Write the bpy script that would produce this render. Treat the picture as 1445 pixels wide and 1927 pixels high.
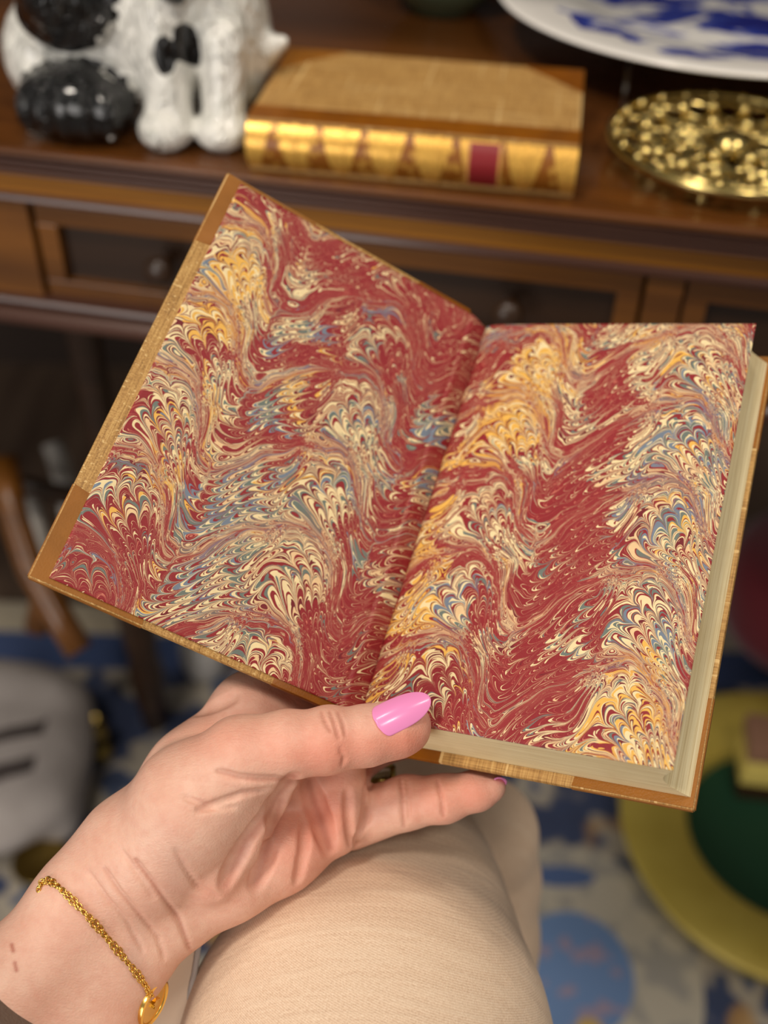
import bpy, math, random
import numpy as np
from mathutils import Matrix, Vector, Quaternion

random.seed(7)
rng = np.random.default_rng(7)
scene = bpy.context.scene
COL = scene.collection
for _o in list(bpy.data.objects):
    bpy.data.objects.remove(_o)

# ------------------------------------------------------------------ camera, sky, lamps, exposure
F = 2100.0                       # focal length in pixels of the 1445 x 1927 frame
PITCH, ROLL = 0.725, -0.028
CAMZ = 1.03
_c, _s = math.cos(PITCH), math.sin(PITCH)
_cr, _sr = math.cos(ROLL), math.sin(ROLL)
RIGHT = np.array([1, 0, 0.0]); FWD = np.array([0, _c, -_s]); DOWN = np.array([0, -_s, -_c])
R2 = _cr * RIGHT + _sr * DOWN
D2 = -_sr * RIGHT + _cr * DOWN
RC = np.stack([R2, D2, FWD])     # rows: right, down, forward in world axes
CAM = np.array([0, 0, CAMZ])

cam_data = bpy.data.cameras.new('camera')
cam = bpy.data.objects.new('camera', cam_data)
COL.objects.link(cam)
cam_data.sensor_fit = 'VERTICAL'
cam_data.sensor_height = 36.0
cam_data.lens = F / 1927.0 * 36.0
cam_data.clip_start = 0.02
cam_data.clip_end = 30
cam_data.dof.use_dof = True
cam_data.dof.focus_distance = 0.358
cam_data.dof.aperture_fstop = 5.6
cam_data.dof.aperture_blades = 0
M = Matrix.Identity(4)
for i in range(3):
    M[i][0] = R2[i]; M[i][1] = -D2[i]; M[i][2] = -FWD[i]; M[i][3] = CAM[i]
cam.matrix_world = M
scene.camera = cam

world = bpy.data.worlds.new('room_ambience')
scene.world = world
world.use_nodes = True
bg = world.node_tree.nodes['Background']
bg.inputs[0].default_value = (1.0, 0.93, 0.84, 1)
bg.inputs[1].default_value = 0.30

def area_light(name, loc, target, size, power, color):
    d = bpy.data.lights.new(name, 'AREA')
    d.shape = 'DISK'; d.size = size; d.energy = power; d.color = color
    o = bpy.data.objects.new(name, d); COL.objects.link(o)
    o.location = loc
    o.rotation_euler = (Vector(target) - Vector(loc)).to_track_quat('-Z', 'Y').to_euler()
    return o
WARM = (1.0, 0.90, 0.78)
area_light('shop_window_light', (-1.25, -1.45, 1.10), (0.0, 0.35, 0.8), 1.3, 36, (1.0, 0.95, 0.90))
area_light('ceiling_lamp_light', (-0.75, -0.30, 2.55), (-0.05, 0.35, 0.8), 0.30, 26, WARM)
area_light('ceiling_lamp_light', (0.55, -0.65, 2.55), (0.0, 0.4, 0.8), 0.30, 17, WARM)
area_light('ceiling_lamp_light', (-0.25, 0.60, 2.55), (0.0, 0.5, 0.8), 0.22, 10, WARM)
area_light('ceiling_lamp_light', (0.95, 0.45, 2.55), (0.2, 0.6, 0.8), 0.22, 10, WARM)

scene.view_settings.view_transform = 'Standard'
scene.view_settings.look = 'None'
scene.view_settings.gamma = 1.0
scene.view_settings.use_curve_mapping = False
scene.view_settings.exposure = -0.75

# ------------------------------------------------------------------ helpers
def pt(px, py, d):
    """world point (m) seen at photo pixel (px,py) at distance d (m) along the viewing axis"""
    return CAM + np.array([(px - 722.5) / F * d, (py - 963.5) / F * d, d]) @ RC

def on_z(px, py, z):
    v = np.array([(px - 722.5) / F, (py - 963.5) / F, 1.0]) @ RC
    return CAM + v * ((z - CAM[2]) / v[2])

def srgb(r, g, b):
    def f(c):
        c /= 255.0
        return c / 12.92 if c <= 0.04045 else ((c + 0.055) / 1.055) ** 2.4
    return (f(r), f(g), f(b), 1.0)

def new_mesh(name, V, Fc, mat=None, parent=None, smooth=True, matrix=None):
    me = bpy.data.meshes.new(name)
    me.from_pydata([tuple(map(float, v)) for v in V], [], [tuple(map(int, f)) for f in Fc])
    me.validate(); me.update()
    if smooth:
        me.polygons.foreach_set('use_smooth', [True] * len(me.polygons))
    ob = bpy.data.objects.new(name, me)
    COL.objects.link(ob)
    if mat: me.materials.append(mat)
    if matrix is not None: ob.matrix_world = matrix
    if parent: ob.parent = parent
    return ob

def big_mesh(name, V, Q, mat=None, parent=None):
    """fast path for large quad meshes"""
    me = bpy.data.meshes.new(name)
    V = np.asarray(V, np.float32); Q = np.asarray(Q, np.int32)
    n = Q.shape[1]
    me.vertices.add(len(V)); me.vertices.foreach_set('co', V.ravel())
    me.loops.add(Q.size); me.loops.foreach_set('vertex_index', Q.ravel())
    me.polygons.add(len(Q))
    me.polygons.foreach_set('loop_start', np.arange(len(Q), dtype=np.int32) * n)
    me.update(calc_edges=True); me.validate()
    me.polygons.foreach_set('use_smooth', np.ones(len(me.polygons), bool))
    ob = bpy.data.objects.new(name, me); COL.objects.link(ob)
    if mat: me.materials.append(mat)
    if parent: ob.parent = parent
    return ob

def tag(o, label=None, cat=None, group=None, kind=None):
    if label: o['label'] = label
    if cat: o['category'] = cat
    if group: o['group'] = group
    if kind: o['kind'] = kind
    return o

def empty(name, matrix, label=None, cat=None, group=None):
    o = bpy.data.objects.new(name, None); COL.objects.link(o)
    o.empty_display_size = 0.03
    o.matrix_world = matrix
    return tag(o, label, cat, group)

def mat4(origin, ex, ey, ez):
    m = Matrix.Identity(4)
    for i in range(3):
        m[i][0] = ex[i]; m[i][1] = ey[i]; m[i][2] = ez[i]; m[i][3] = origin[i]
    return m

class MB:
    """collects shapes that belong to ONE part"""
    def __init__(s): s.v = []; s.f = []
    def add(s, V, Fc):
        b = len(s.v); s.v += [tuple(map(float, v)) for v in V]; s.f += [tuple(int(i) + b for i in f) for f in Fc]
        return s
    def box(s, x0, x1, y0, y1, z0, z1, bev=0.0):
        import bmesh
        bm = bmesh.new()
        bmesh.ops.create_cube(bm, size=1)
        for v in bm.verts:
            v.co = Vector(((x0 + x1) / 2 + v.co.x * (x1 - x0), (y0 + y1) / 2 + v.co.y * (y1 - y0), (z0 + z1) / 2 + v.co.z * (z1 - z0)))
        if bev > 0:
            bmesh.ops.bevel(bm, geom=bm.edges[:], offset=bev, segments=2, affect='EDGES', profile=0.6)
        bm.verts.index_update()
        s.add([v.co[:] for v in bm.verts], [[v.index for v in f.verts] for f in bm.faces]); bm.free()
        return s
    def lathe(s, prof, n=48, center=(0, 0, 0), sx=1, sy=1):
        V = []; Fc = []
        for r, z in prof:
            for k in range(n):
                a = 2 * math.pi * k / n
                V.append((center[0] + r * math.cos(a) * sx, center[1] + r * math.sin(a) * sy, center[2] + z))
        for j in range(len(prof) - 1):
            for k in range(n):
                Fc.append((j * n + k, j * n + (k + 1) % n, (j + 1) * n + (k + 1) % n, (j + 1) * n + k))
        Fc.append(tuple(range(n))[::-1]); Fc.append(tuple((len(prof) - 1) * n + k for k in range(n)))
        return s.add(V, Fc)
    def tube(s, pts, rad, n=10, closed=False):
        P = [np.array(p, float) for p in pts]; m = len(P)
        R = rad if hasattr(rad, '__len__') else [rad] * m
        V = []; Fc = []; up = None
        for i in range(m):
            a = P[(i - 1) % m] if closed or i > 0 else P[i]
            b = P[(i + 1) % m] if closed or i < m - 1 else P[i]
            t = b - a; t = t / (np.linalg.norm(t) + 1e-12)
            if up is None:
                up = np.cross(t, [0.3, 0.2, 0.93]); up /= np.linalg.norm(up)
            up = up - t * (up @ t); up /= np.linalg.norm(up) + 1e-12
            w = np.cross(t, up)
            for k in range(n):
                q = 2 * math.pi * k / n
                V.append(P[i] + R[i] * (math.cos(q) * up + math.sin(q) * w))
        for i in range(m if closed else m - 1):
            for k in range(n):
                j = (i + 1) % m
                Fc.append((i * n + k, i * n + (k + 1) % n, j * n + (k + 1) % n, j * n + k))
        if not closed:
            Fc.append(tuple(range(n))[::-1]); Fc.append(tuple((m - 1) * n + k for k in range(n)))
        return s.add(V, Fc)
    def extrude(s, poly, axis_len, frame):
        """poly: list of (a,b) ; frame(a,b,t) -> xyz ; t in 0..axis_len"""
        n = len(poly)
        V = [frame(a, b, 0) for a, b in poly] + [frame(a, b, axis_len) for a, b in poly]
        Fc = [(i, (i + 1) % n, n + (i + 1) % n, n + i) for i in range(n)]
        Fc += [tuple(range(n))[::-1], tuple(range(n, 2 * n))]
        return s.add(V, Fc)
    def build(s, name, mat, parent=None, smooth=False, matrix=None, bevel=0.0, autosmooth=None):
        o = new_mesh(name, s.v, s.f, mat, parent, smooth, matrix)
        if bevel:
            b = o.modifiers.new('bevel', 'BEVEL'); b.width = bevel; b.segments = 2; b.limit_method = 'ANGLE'
        if autosmooth:
            o.data.polygons.foreach_set('use_smooth', [True] * len(o.data.polygons))
            try: o.data.set_sharp_from_angle(angle=math.radians(autosmooth))
            except Exception: pass
        return o

class NT:
    """small wrapper for writing node trees"""
    def __init__(s, name):
        s.m = bpy.data.materials.new(name); s.m.use_nodes = True
        s.t = s.m.node_tree; s.n = s.t.nodes; s.l = s.t.links
        s.b = s.n['Principled BSDF']
    def put(s, sock, v):
        if isinstance(v, bpy.types.NodeSocket): s.l.new(v, sock)
        elif v is not None: sock.default_value = v
    def ma(s, op, a, b=None, c=None, clamp=False):
        n = s.n.new('ShaderNodeMath'); n.operation = op; n.use_clamp = clamp
        s.put(n.inputs[0], a)
        if b is not None: s.put(n.inputs[1], b)
        if c is not None: s.put(n.inputs[2], c)
        return n.outputs[0]
    def xyz(s, x, y, z=0.0):
        n = s.n.new('ShaderNodeCombineXYZ'); s.put(n.inputs[0], x); s.put(n.inputs[1], y); s.put(n.inputs[2], z); return n.outputs[0]
    def sep(s, v):
        n = s.n.new('ShaderNodeSeparateXYZ'); s.put(n.inputs[0], v); return n.outputs
    def coord(s, kind='Object'):
        return s.n.new('ShaderNodeTexCoord').outputs[kind]
    def mapv(s, v, scale=(1, 1, 1), rot=(0, 0, 0), loc=(0, 0, 0)):
        n = s.n.new('ShaderNodeMapping'); s.put(n.inputs[0], v)
        n.inputs['Scale'].default_value = scale; n.inputs['Rotation'].default_value = rot; n.inputs['Location'].default_value = loc
        return n.outputs[0]
    def noise(s, v, scale=5.0, detail=2.0, rough=0.5, dist=0.0, color=False):
        n = s.n.new('ShaderNodeTexNoise'); s.put(n.inputs['Vector'], v)
        n.inputs['Scale'].default_value = scale; n.inputs['Detail'].default_value = detail
        n.inputs['Roughness'].default_value = rough; n.inputs['Distortion'].default_value = dist
        return n.outputs['Color'] if color else n.outputs[0]
    def white(s, v):
        n = s.n.new('ShaderNodeTexWhiteNoise'); n.noise_dimensions = '3D'; s.put(n.inputs[0], v); return n.outputs[0]
    def voro(s, v, scale=5.0, feature='F1', out='Distance', rand=1.0):
        n = s.n.new('ShaderNodeTexVoronoi'); n.feature = feature; s.put(n.inputs['Vector'], v); n.inputs['Scale'].default_value = scale
        n.inputs['Randomness'].default_value = rand
        return n.outputs[out]
    def ramp(s, f, stops, mode='LINEAR'):
        n = s.n.new('ShaderNodeValToRGB'); s.put(n.inputs[0], f); r = n.color_ramp; r.interpolation = mode
        while len(r.elements) < len(stops): r.elements.new(0.5)
        for e, (p, c) in zip(r.elements, stops): e.position = p; e.color = c
        return n.outputs[0]
    def rampf(s, f, stops, mode='LINEAR'):
        return s.ramp(f, [(p, (v, v, v, 1)) for p, v in stops], mode)
    def mix(s, fac, a, b, blend='MIX'):
        n = s.n.new('ShaderNodeMix'); n.data_type = 'RGBA'; n.blend_type = blend; n.clamp_factor = True
        s.put(n.inputs[0], fac); s.put(n.inputs[6], a); s.put(n.inputs[7], b); return n.outputs[2]
    def attr(s, name, out='Color'):
        n = s.n.new('ShaderNodeAttribute'); n.attribute_name = name; return n.outputs[out]
    def bump(s, h, strength=0.3, dist=0.001, normal=None):
        n = s.n.new('ShaderNodeBump'); s.put(n.inputs['Height'], h); n.inputs['Strength'].default_value = strength
        n.inputs['Distance'].default_value = dist
        if normal is not None: s.l.new(normal, n.inputs['Normal'])
        s.l.new(n.outputs[0], s.b.inputs['Normal']); return n.outputs[0]
    def set(s, color=None, rough=None, metal=None, **kw):
        if color is not None: s.put(s.b.inputs['Base Color'], color)
        if rough is not None: s.put(s.b.inputs['Roughness'], rough)
        if metal is not None: s.put(s.b.inputs['Metallic'], metal)
        for k, v in kw.items(): s.put(s.b.inputs[k.replace('_', ' ')], v)
        return s.m
# ------------------------------------------------------------------ book materials
RED = srgb(144, 31, 39); DRED = srgb(114, 22, 33); CREAM = srgb(244, 222, 170); PALE = srgb(236, 200, 150)
YEL = srgb(238, 184, 84); SLATE = srgb(108, 120, 112); BLUE = srgb(116, 130, 146); PINK = srgb(206, 120, 98)

def marbled_paper(name, crest_x, crest_y, wavelength, lane, seed):
    m = NT(name)
    uv = m.sep(m.attr('paper', 'Vector'))          # sheet coordinates in mm: x along, y down
    x0, y0 = uv[0], uv[1]
    tint = m.sep(m.attr('tint', 'Vector'))         # pigment strength: rich, yellow, slate
    big = m.noise(m.xyz(x0, y0, seed), 0.035, 1.0, color=True)
    bs = m.sep(big)
    sub = lambda s_, k: m.ma('MULTIPLY', m.ma('SUBTRACT', s_, 0.5), k)
    x = m.ma('ADD', x0, sub(bs[0], 9.0))
    y = m.ma('ADD', y0, sub(bs[1], 9.0))
    th = m.ma('MULTIPLY', m.ma('SUBTRACT', x, crest_x), 2 * math.pi / wavelength)
    Q_ = 0.5
    psi = m.ma('ADD', th, m.ma('MULTIPLY', m.ma('SUBTRACT', 1.0, m.ma('COSINE', th)), Q_))
    amp = 14.5
    slope = m.ma('MULTIPLY', m.ma('MULTIPLY', m.ma('SINE', psi), m.ma('ADD', 1.0, m.ma('MULTIPLY', m.ma('SINE', th), Q_))), amp * 2 * math.pi / wavelength)
    sq = m.ma('ADD', 1.0, m.ma('MULTIPLY', slope, slope))
    Y = m.ma('ADD', y, m.ma('MULTIPLY', m.ma('COSINE', psi), amp))
    mid = m.noise(m.xyz(x0, y0, seed + 3.0), 0.09, 1.0)
    ln = m.ma('ADD', m.ma('DIVIDE', m.ma('SUBTRACT', Y, crest_y + amp - lane / 2 + 5.0), lane), sub(mid, 0.16))
    fr = m.ma('FRACT', m.ma('ADD', ln, 50.0))
    off = m.ma('MULTIPLY', m.ma('SUBTRACT', fr, 0.5), lane)
    e = m.ma('ABSOLUTE', m.ma('SUBTRACT', fr, 0.5))            # 0 lane middle .. 0.5 on the tooth track
    dmm = m.ma('DIVIDE', m.ma('MULTIPLY', m.ma('SUBTRACT', 0.5, e), lane), m.ma('SQRT', sq))
    xf = m.ma('ADD', x, m.ma('DIVIDE', m.ma('MULTIPLY', off, slope), sq))   # foot on the lane's middle line
    th2 = m.ma('MULTIPLY', m.ma('SUBTRACT', xf, crest_x), 2 * math.pi / wavelength)
    psi2 = m.ma('ADD', th2, m.ma('MULTIPLY', m.ma('SUBTRACT', 1.0, m.ma('COSINE', th2)), Q_))
    slope2 = m.ma('MULTIPLY', m.ma('MULTIPLY', m.ma('SINE', psi2), m.ma('ADD', 1.0, m.ma('MULTIPLY', m.ma('SINE', th2), Q_))), amp * 2 * math.pi / wavelength)
    slm = m.ma('MULTIPLY', m.ma('ADD', slope, slope2), 0.5)
    xf = m.ma('ADD', x, m.ma('DIVIDE', m.ma('MULTIPLY', off, slm), m.ma('ADD', 1.0, m.ma('MULTIPLY', slm, slm))))
    e2 = m.ma('MULTIPLY', e, 2.0)
    # around each crest the tongues fan out from a root at the lower right
    FX = 15.0
    thr_ = 2 * math.pi * FX / wavelength
    cosr = math.cos(thr_ + Q_ * (1 - math.cos(thr_)))
    u = m.ma('SUBTRACT', m.ma('WRAP', m.ma('SUBTRACT', x, crest_x + FX), wavelength * 0.36, -wavelength * 0.64), 0.0)
    v = m.ma('ADD', m.ma('SUBTRACT', off, m.ma('MULTIPLY', m.ma('COSINE', psi), amp)), amp * cosr + 3.0)
    v = m.ma('MULTIPLY', v, -1.0)                              # upwards
    ax_, ay_ = -0.50, 0.866                                    # middle direction of the fan
    along = m.ma('ADD', m.ma('MULTIPLY', u, ax_), m.ma('MULTIPLY', v, ay_))
    cross = m.ma('SUBTRACT', m.ma('MULTIPLY', v, ax_), m.ma('MULTIPLY', u, ay_))   # positive to the left
    phi = m.ma('ARCTAN2', cross, m.ma('ADD', along, 6.0))
    rho = m.ma('SQRT', m.ma('ADD', m.ma('MULTIPLY', u, u), m.ma('MULTIPLY', v, v)))
    mr = m.n.new('ShaderNodeMapRange'); mr.interpolation_type = 'SMOOTHSTEP'
    m.put(mr.inputs[0], m.ma('ABSOLUTE', m.ma('SUBTRACT', m.ma('WRAP', m.ma('SUBTRACT', th, 0.15), math.pi, -math.pi), 0.0)))
    mr.inputs[1].default_value = 0.75; mr.inputs[2].default_value = 1.75; mr.inputs[3].default_value = 1.0; mr.inputs[4].default_value = 0.0
    wA = mr.outputs[0]
    def lerp(a_, b_, t_): return m.ma('ADD', m.ma('MULTIPLY', a_, m.ma('SUBTRACT', 1.0, t_)), m.ma('MULTIPLY', b_, t_))
    cell = m.ma('FLOOR', m.ma('DIVIDE', m.ma('SUBTRACT', x, crest_x + FX - wavelength * 0.64), wavelength))
    s_lane = m.ma('SUBTRACT', m.ma('SUBTRACT', xf, crest_x + FX), m.ma('MULTIPLY', cell, wavelength))
    s_fan = m.ma('MULTIPLY', rho, -1.0)
    pull = m.ma('ADD', m.ma('MULTIPLY', m.ma('POWER', e2, 5.0), 16.0), m.ma('MULTIPLY', m.ma('POWER', e2, 2.0), 5.0))
    s = m.ma('SUBTRACT', lerp(s_lane, s_fan, wA), pull)
    s = m.ma('ADD', s, m.ma('MULTIPLY', cell, wavelength))
    lid = m.ma('FLOOR', m.ma('ADD', ln, 50.0))
    NCOL = 9.6
    cfan = m.ma('MULTIPLY', phi, NCOL / 1.75)
    cc = m.ma('ADD', lerp(m.ma('MULTIPLY', m.ma('SUBTRACT', fr, 0.5), NCOL), cfan, wA), m.ma('MULTIPLY', lid, 23.0))
    jit = m.noise(m.xyz(m.ma('MULTIPLY', s, 0.12), m.ma('MULTIPLY', cc, 0.3), seed + 9.0), 1.0, 1.0)
    c = m.ma('ADD', m.ma('ADD', cc, sub(jit, 1.3)), 500.0)
    ci = m.ma('FLOOR', c)
    cf = m.ma('ABSOLUTE', m.ma('SUBTRACT', m.ma('FRACT', c), 0.5))
    cd = m.ma('SUBTRACT', 0.5, cf)
    wr = m.white(m.xyz(ci, seed, 0.0))
    # the tooth of the fine comb: thin lines far back, rounded tongues between
    cusp = m.ma('MULTIPLY', m.ma('EXPONENT', m.ma('MULTIPLY', cd, -8.0)), m.ma('ADD', 3.0, m.ma('MULTIPLY', wr, 2.2)))
    par = m.ma('MULTIPLY', m.ma('POWER', m.ma('MULTIPLY', cf, 2.0), 2.0), 1.2)
    s2 = m.ma('SUBTRACT', m.ma('SUBTRACT', s, cusp), par)
    s2 = m.ma('ADD', s2, m.ma('MULTIPLY', wr, 2.6))
    # colour drops laid down before combing: bands along s2
    t = m.noise(m.xyz(m.ma('MULTIPLY', s2, 0.24), m.ma('MULTIPLY', c, 0.24), seed + 20.0), 1.0, 1.7, 0.55)
    sel = m.noise(m.xyz(m.ma('MULTIPLY', s2, 0.10), m.ma('MULTIPLY', c, 0.11), seed + 40.0), 1.0, 1.5, 0.55)
    sel2 = m.noise(m.xyz(m.ma('MULTIPLY', s2, 0.16), m.ma('MULTIPLY', c, 0.20), seed + 60.0), 1.0, 1.0, 0.5)
    r_red = m.ramp(t, [(0.0, DRED), (0.27, RED), (0.372, PALE), (0.380, RED), (0.458, CREAM), (0.468, RED), (0.545, PINK), (0.552, RED),
                       (0.625, CREAM), (0.645, RED), (0.70, SLATE), (0.74, RED)], 'CONSTANT')
    r_rich = m.ramp(t, [(0.0, RED), (0.25, CREAM), (0.30, RED), (0.355, PALE), (0.40, DRED), (0.44, CREAM), (0.485, RED), (0.52, SLATE),
                        (0.555, CREAM), (0.60, RED), (0.64, CREAM), (0.70, SLATE)], 'CONSTANT')
    r_yel = m.ramp(t, [(0.0, DRED), (0.27, YEL), (0.34, CREAM), (0.375, RED), (0.415, YEL), (0.475, DRED), (0.505, CREAM), (0.55, YEL),
                       (0.605, RED), (0.63, CREAM), (0.68, SLATE), (0.72, YEL)], 'CONSTANT')
    r_sla = m.ramp(t, [(0.0, RED), (0.27, SLATE), (0.36, CREAM), (0.395, SLATE), (0.44, RED), (0.465, BLUE), (0.53, CREAM), (0.56, SLATE),
                       (0.63, RED), (0.67, CREAM), (0.71, BLUE)], 'CONSTANT')
    def gate(noise_, weight, thr=0.5):
        return m.ma('GREATER_THAN', m.ma('ADD', noise_, m.ma('SUBTRACT', weight, 0.5)), thr)
    col = m.mix(gate(sel, tint[0]), r_red, r_rich)
    col = m.mix(gate(sel2, tint[1]), col, r_yel)
    sel3 = m.noise(m.xyz(m.ma('MULTIPLY', s2, 0.17), m.ma('MULTIPLY', c, 0.16), seed + 80.0), 1.0, 1.0, 0.5)
    col = m.mix(gate(sel3, tint[2]), col, r_sla)
    stream = m.ma('MULTIPLY', m.ma('SUBTRACT', e2, 0.62, clamp=True), 1.5, clamp=True)
    col = m.mix(m.ma('MULTIPLY', stream, 0.75), col, srgb(160, 58, 56))
    # paper grain: tiny pale specks in the red ink, uneven ink density
    gr = m.noise(m.xyz(x0, y0, 5.0), 3.2, 3.0, 0.7)
    col = m.mix(m.rampf(gr, [(0.60, 0.0), (0.78, 0.32)]), col, PALE)
    gr2 = m.noise(m.xyz(x0, y0, 15.0), 0.25, 3.0, 0.6)
    col = m.mix(m.rampf(gr2, [(0.35, 0.10), (0.7, 0.0)]), col, srgb(70, 30, 34))
    m.bump(m.noise(m.xyz(x0, y0, 2.0), 1.8, 4.0, 0.7), 0.10, 0.0003)
    return m.set(col, 0.52, 0.0, Specular_IOR_Level=0.35)

def leather(name, base, dark, worn):
    m = NT(name); o = m.coord()
    n1 = m.noise(o, 45, 4, 0.6); n2 = m.noise(o, 900, 2, 0.6)
    col = m.mix(m.rampf(n1, [(0.38, 0.0), (0.68, 1.0)]), base, dark)
    geo = m.n.new('ShaderNodeNewGeometry')
    col = m.mix(m.rampf(geo.outputs['Pointiness'], [(0.56, 0.0), (0.66, 0.35)]), col, worn)
    m.bump(m.ma('ADD', m.ma('MULTIPLY', n1, 0.6), m.voro(o, 1400)), 0.12, 0.0004)
    return m.set(col, m.rampf(n1, [(0.3, 0.36), (0.7, 0.5)]), 0.0, Specular_IOR_Level=0.28)

def bookcloth(name):
    m = NT(name); o = m.coord(); s = m.sep(o)
    warp = m.noise(m.mapv(o, (60, 2200, 2200)), 1.0, 2, 0.6)
    weft = m.noise(m.mapv(o, (2200, 60, 60)), 1.0, 2, 0.6)
    slub1 = m.rampf(m.noise(m.mapv(o, (14, 700, 700)), 1.0, 1, 0.5), [(0.66, 0.0), (0.70, 1.0)])
    slub2 = m.rampf(m.noise(m.mapv(o, (420, 10, 10)), 1.0, 1, 0.5), [(0.665, 0.0), (0.70, 1.0)])
    w = m.ma('ADD', m.ma('MULTIPLY', warp, 0.5), m.ma('MULTIPLY', weft, 0.5))
    col = m.ramp(w, [(0.33, srgb(128, 90, 42)), (0.5, srgb(178, 134, 72)), (0.66, srgb(206, 166, 100))])
    col = m.mix(m.ma('MULTIPLY', m.ma('MAXIMUM', slub1, slub2), 0.7), col, srgb(228, 194, 132))
    m.bump(w, 0.5, 0.0005)
    return m.set(col, 0.62, 0.0)

def page_edge(name):
    m = NT(name); o = m.coord()
    lines = m.noise(m.mapv(o, (22, 22, 3600)), 1.0, 3, 0.7)
    sm = m.noise(o, 40, 3, 0.6)
    col = m.ramp(lines, [(0.30, srgb(196, 170, 122)), (0.48, srgb(232, 214, 168)), (0.7, srgb(246, 234, 196))])
    col = m.mix(m.rampf(sm, [(0.5, 0.0), (0.75, 0.35)]), col, srgb(206, 178, 124))
    m.bump(lines, 0.35, 0.0003)
    return m.set(col, 0.6)

TAN = leather('tan_leather', srgb(140, 80, 6), srgb(112, 60, 4), srgb(180, 124, 50))
CLOTH = bookcloth('gold_buckram')
EDGE = page_edge('aged_page_edges')
ENDBAND = NT('endband_thread').set(srgb(196, 150, 70), 0.6)
PAPER_L = marbled_paper('marbled_pastedown', -97.5, 60.0, 62.0, 34.5, 11.3)
PAPER_R = marbled_paper('marbled_flyleaf', 88.0, 46.0, 64.5, 34.5, 47.9)

# ------------------------------------------------------------------ the open book, held in the hand
def rotv(v):
    v = np.array(v); t = np.linalg.norm(v); k = v / t
    K = np.array([[0, -k[2], k[1]], [k[2], 0, -k[0]], [-k[1], k[0], 0]])
    return np.eye(3) + math.sin(t) * K + (1 - math.cos(t)) * K @ K
RB = rotv([-0.5271, 0.4347, 0.1981])
TB = np.array([14.4407, -3.7634, 413.8253]) / 1000
DIH = 0.8149
# book axes in world space: x to the right along the page, y up along the spine, z out of the page
BX = RB[:, 0] @ RC; BY = -RB[:, 1] @ RC; BZ = -RB[:, 2] @ RC
BO = CAM + TB @ RC
BOOKM = mat4(BO, BX, BY, BZ)
book = empty('open_book', BOOKM, 'open antique book with red marbled endpapers held in the hand', 'book')
mm = 0.001
PH, PW = 170.0, 107.0
def book_w(x, y, z): return BO + mm * (x * BX + y * BY + z * BZ)

def add_attr(ob, name, data):
    a = ob.data.attributes.new(name, 'FLOAT_VECTOR', 'POINT')
    a.data.foreach_set('vector', np.asarray(data, np.float32).ravel())

def tint_field(X, Y, blobs, base):
    out = np.zeros((len(X), 3)); out[:] = base
    for (bx, by, rx, ry, dr, dy, ds) in blobs:
        w = np.exp(-(((X - bx) / rx) ** 2 + ((Y - by) / ry) ** 2))
        out += w[:, None] * np.array([dr, dy, ds])
    return out

def sheet(name, fx, xs, ys, mat, parent, blobs, base, thick=0.25):
    """fx(x,y)->(X,Y,Z) mm ; sheet parameter coordinates x (mm), y (mm down)"""
    nx, ny = len(xs), len(ys)
    gx, gy = np.meshgrid(xs, ys)
    P = np.array([fx(a, b) for a, b in zip(gx.ravel(), gy.ravel())]) * mm
    idx = np.arange(nx * ny).reshape(ny, nx)
    Q = np.stack([idx[1:, :-1], idx[1:, 1:], idx[:-1, 1:], idx[:-1, :-1]], -1).reshape(-1, 4)
    ob = big_mesh(name, P, Q, mat, parent)
    add_attr(ob, 'paper', np.stack([gx.ravel(), gy.ravel(), 0 * gx.ravel()], 1))
    add_attr(ob, 'tint', tint_field(gx.ravel(), gy.ravel(), blobs, base))
    so = ob.modifiers.new('thickness', 'SOLIDIFY'); so.thickness = thick * mm; so.offset = -1
    return ob

# right: free endpaper on the text block, dipping into the gutter
def right_z(x):
    return -4.2 * math.exp(-max(x, 0) / 2.2) + 0.25 * math.sin(x / 107 * math.pi)
XS_R = np.concatenate([np.linspace(-1.2, 12, 34), np.linspace(12, 107, 96)[1:]])
YS = np.linspace(0, PH, 171)
blobs_R = [(93, 40, 15, 200, .24, .06, .05), (93, 155, 16, 20, .2, .26, .0), (96, 45, 12, 22, .1, .08, .20), (98, 82, 10, 12, .1, .08, .08), (97, 118, 9, 14, .05, -.05, .16),
           (76, 60, 10, 60, .12, -.10, .10), (60, 90, 11, 90, -.06, -.2, -.08), (28, 20, 15, 30, .1, .34, -.06), (25, 55, 14, 14, .1, .26, -.1), (47, 30, 7, 9, .12, -.02, .02), (48, 62, 7, 10, .16, -.05, .04), (47, 97, 7, 10, .18, -.05, .04), (46, 130, 7, 10, .18, -.08, .06),
           (28, 90, 12, 16, .14, -.02, .0), (24, 130, 13, 16, .14, .0, .14), (8, 100, 9, 24, -.02, .22, -.02), (8, 132, 12, 16, .05, .18, .0), (12, 8, 16, 14, -.08, -.15, .18), (70, 8, 12, 10, .1, .2, -.1), (62, 146, 18, 14, -.04, -.2, .0)]
blobs_L = [(-95, 40, 14, 28, .22, .34, -.05), (-96, 88, 13, 20, .2, .12, .02), (-93, 122, 12, 14, .05, .18, .04), (-95, 160, 12, 16, -.1, -.1, .04), (-66, 75, 10, 50, .08, -.04, .14), (-78, 20, 12, 20, .0, -.05, .0),
           (-62, 70, 8, 18, .1, .2, .0), (-62, 110, 16, 16, .2, -.08, .16), (-58, 145, 16, 14, .12, -.1, .22), (-34, 66, 13, 14, .34, -.1, .18), (-33, 96, 13, 18, .24, -.06, .12), (-40, 30, 14, 16, .02, -.04, .12),
           (-34, 130, 14, 16, .18, -.04, .02), (-38, 160, 14, 10, .2, -.05, .02), (-14, 60, 9, 60, -.08, -.12, .10), (-12, 10, 14, 20, -.3, -.3, -.3), (-10, 155, 14, 24, -.3, -.3, -.3), (-60, 18, 20, 16, -.12, -.05, -.1)]
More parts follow.
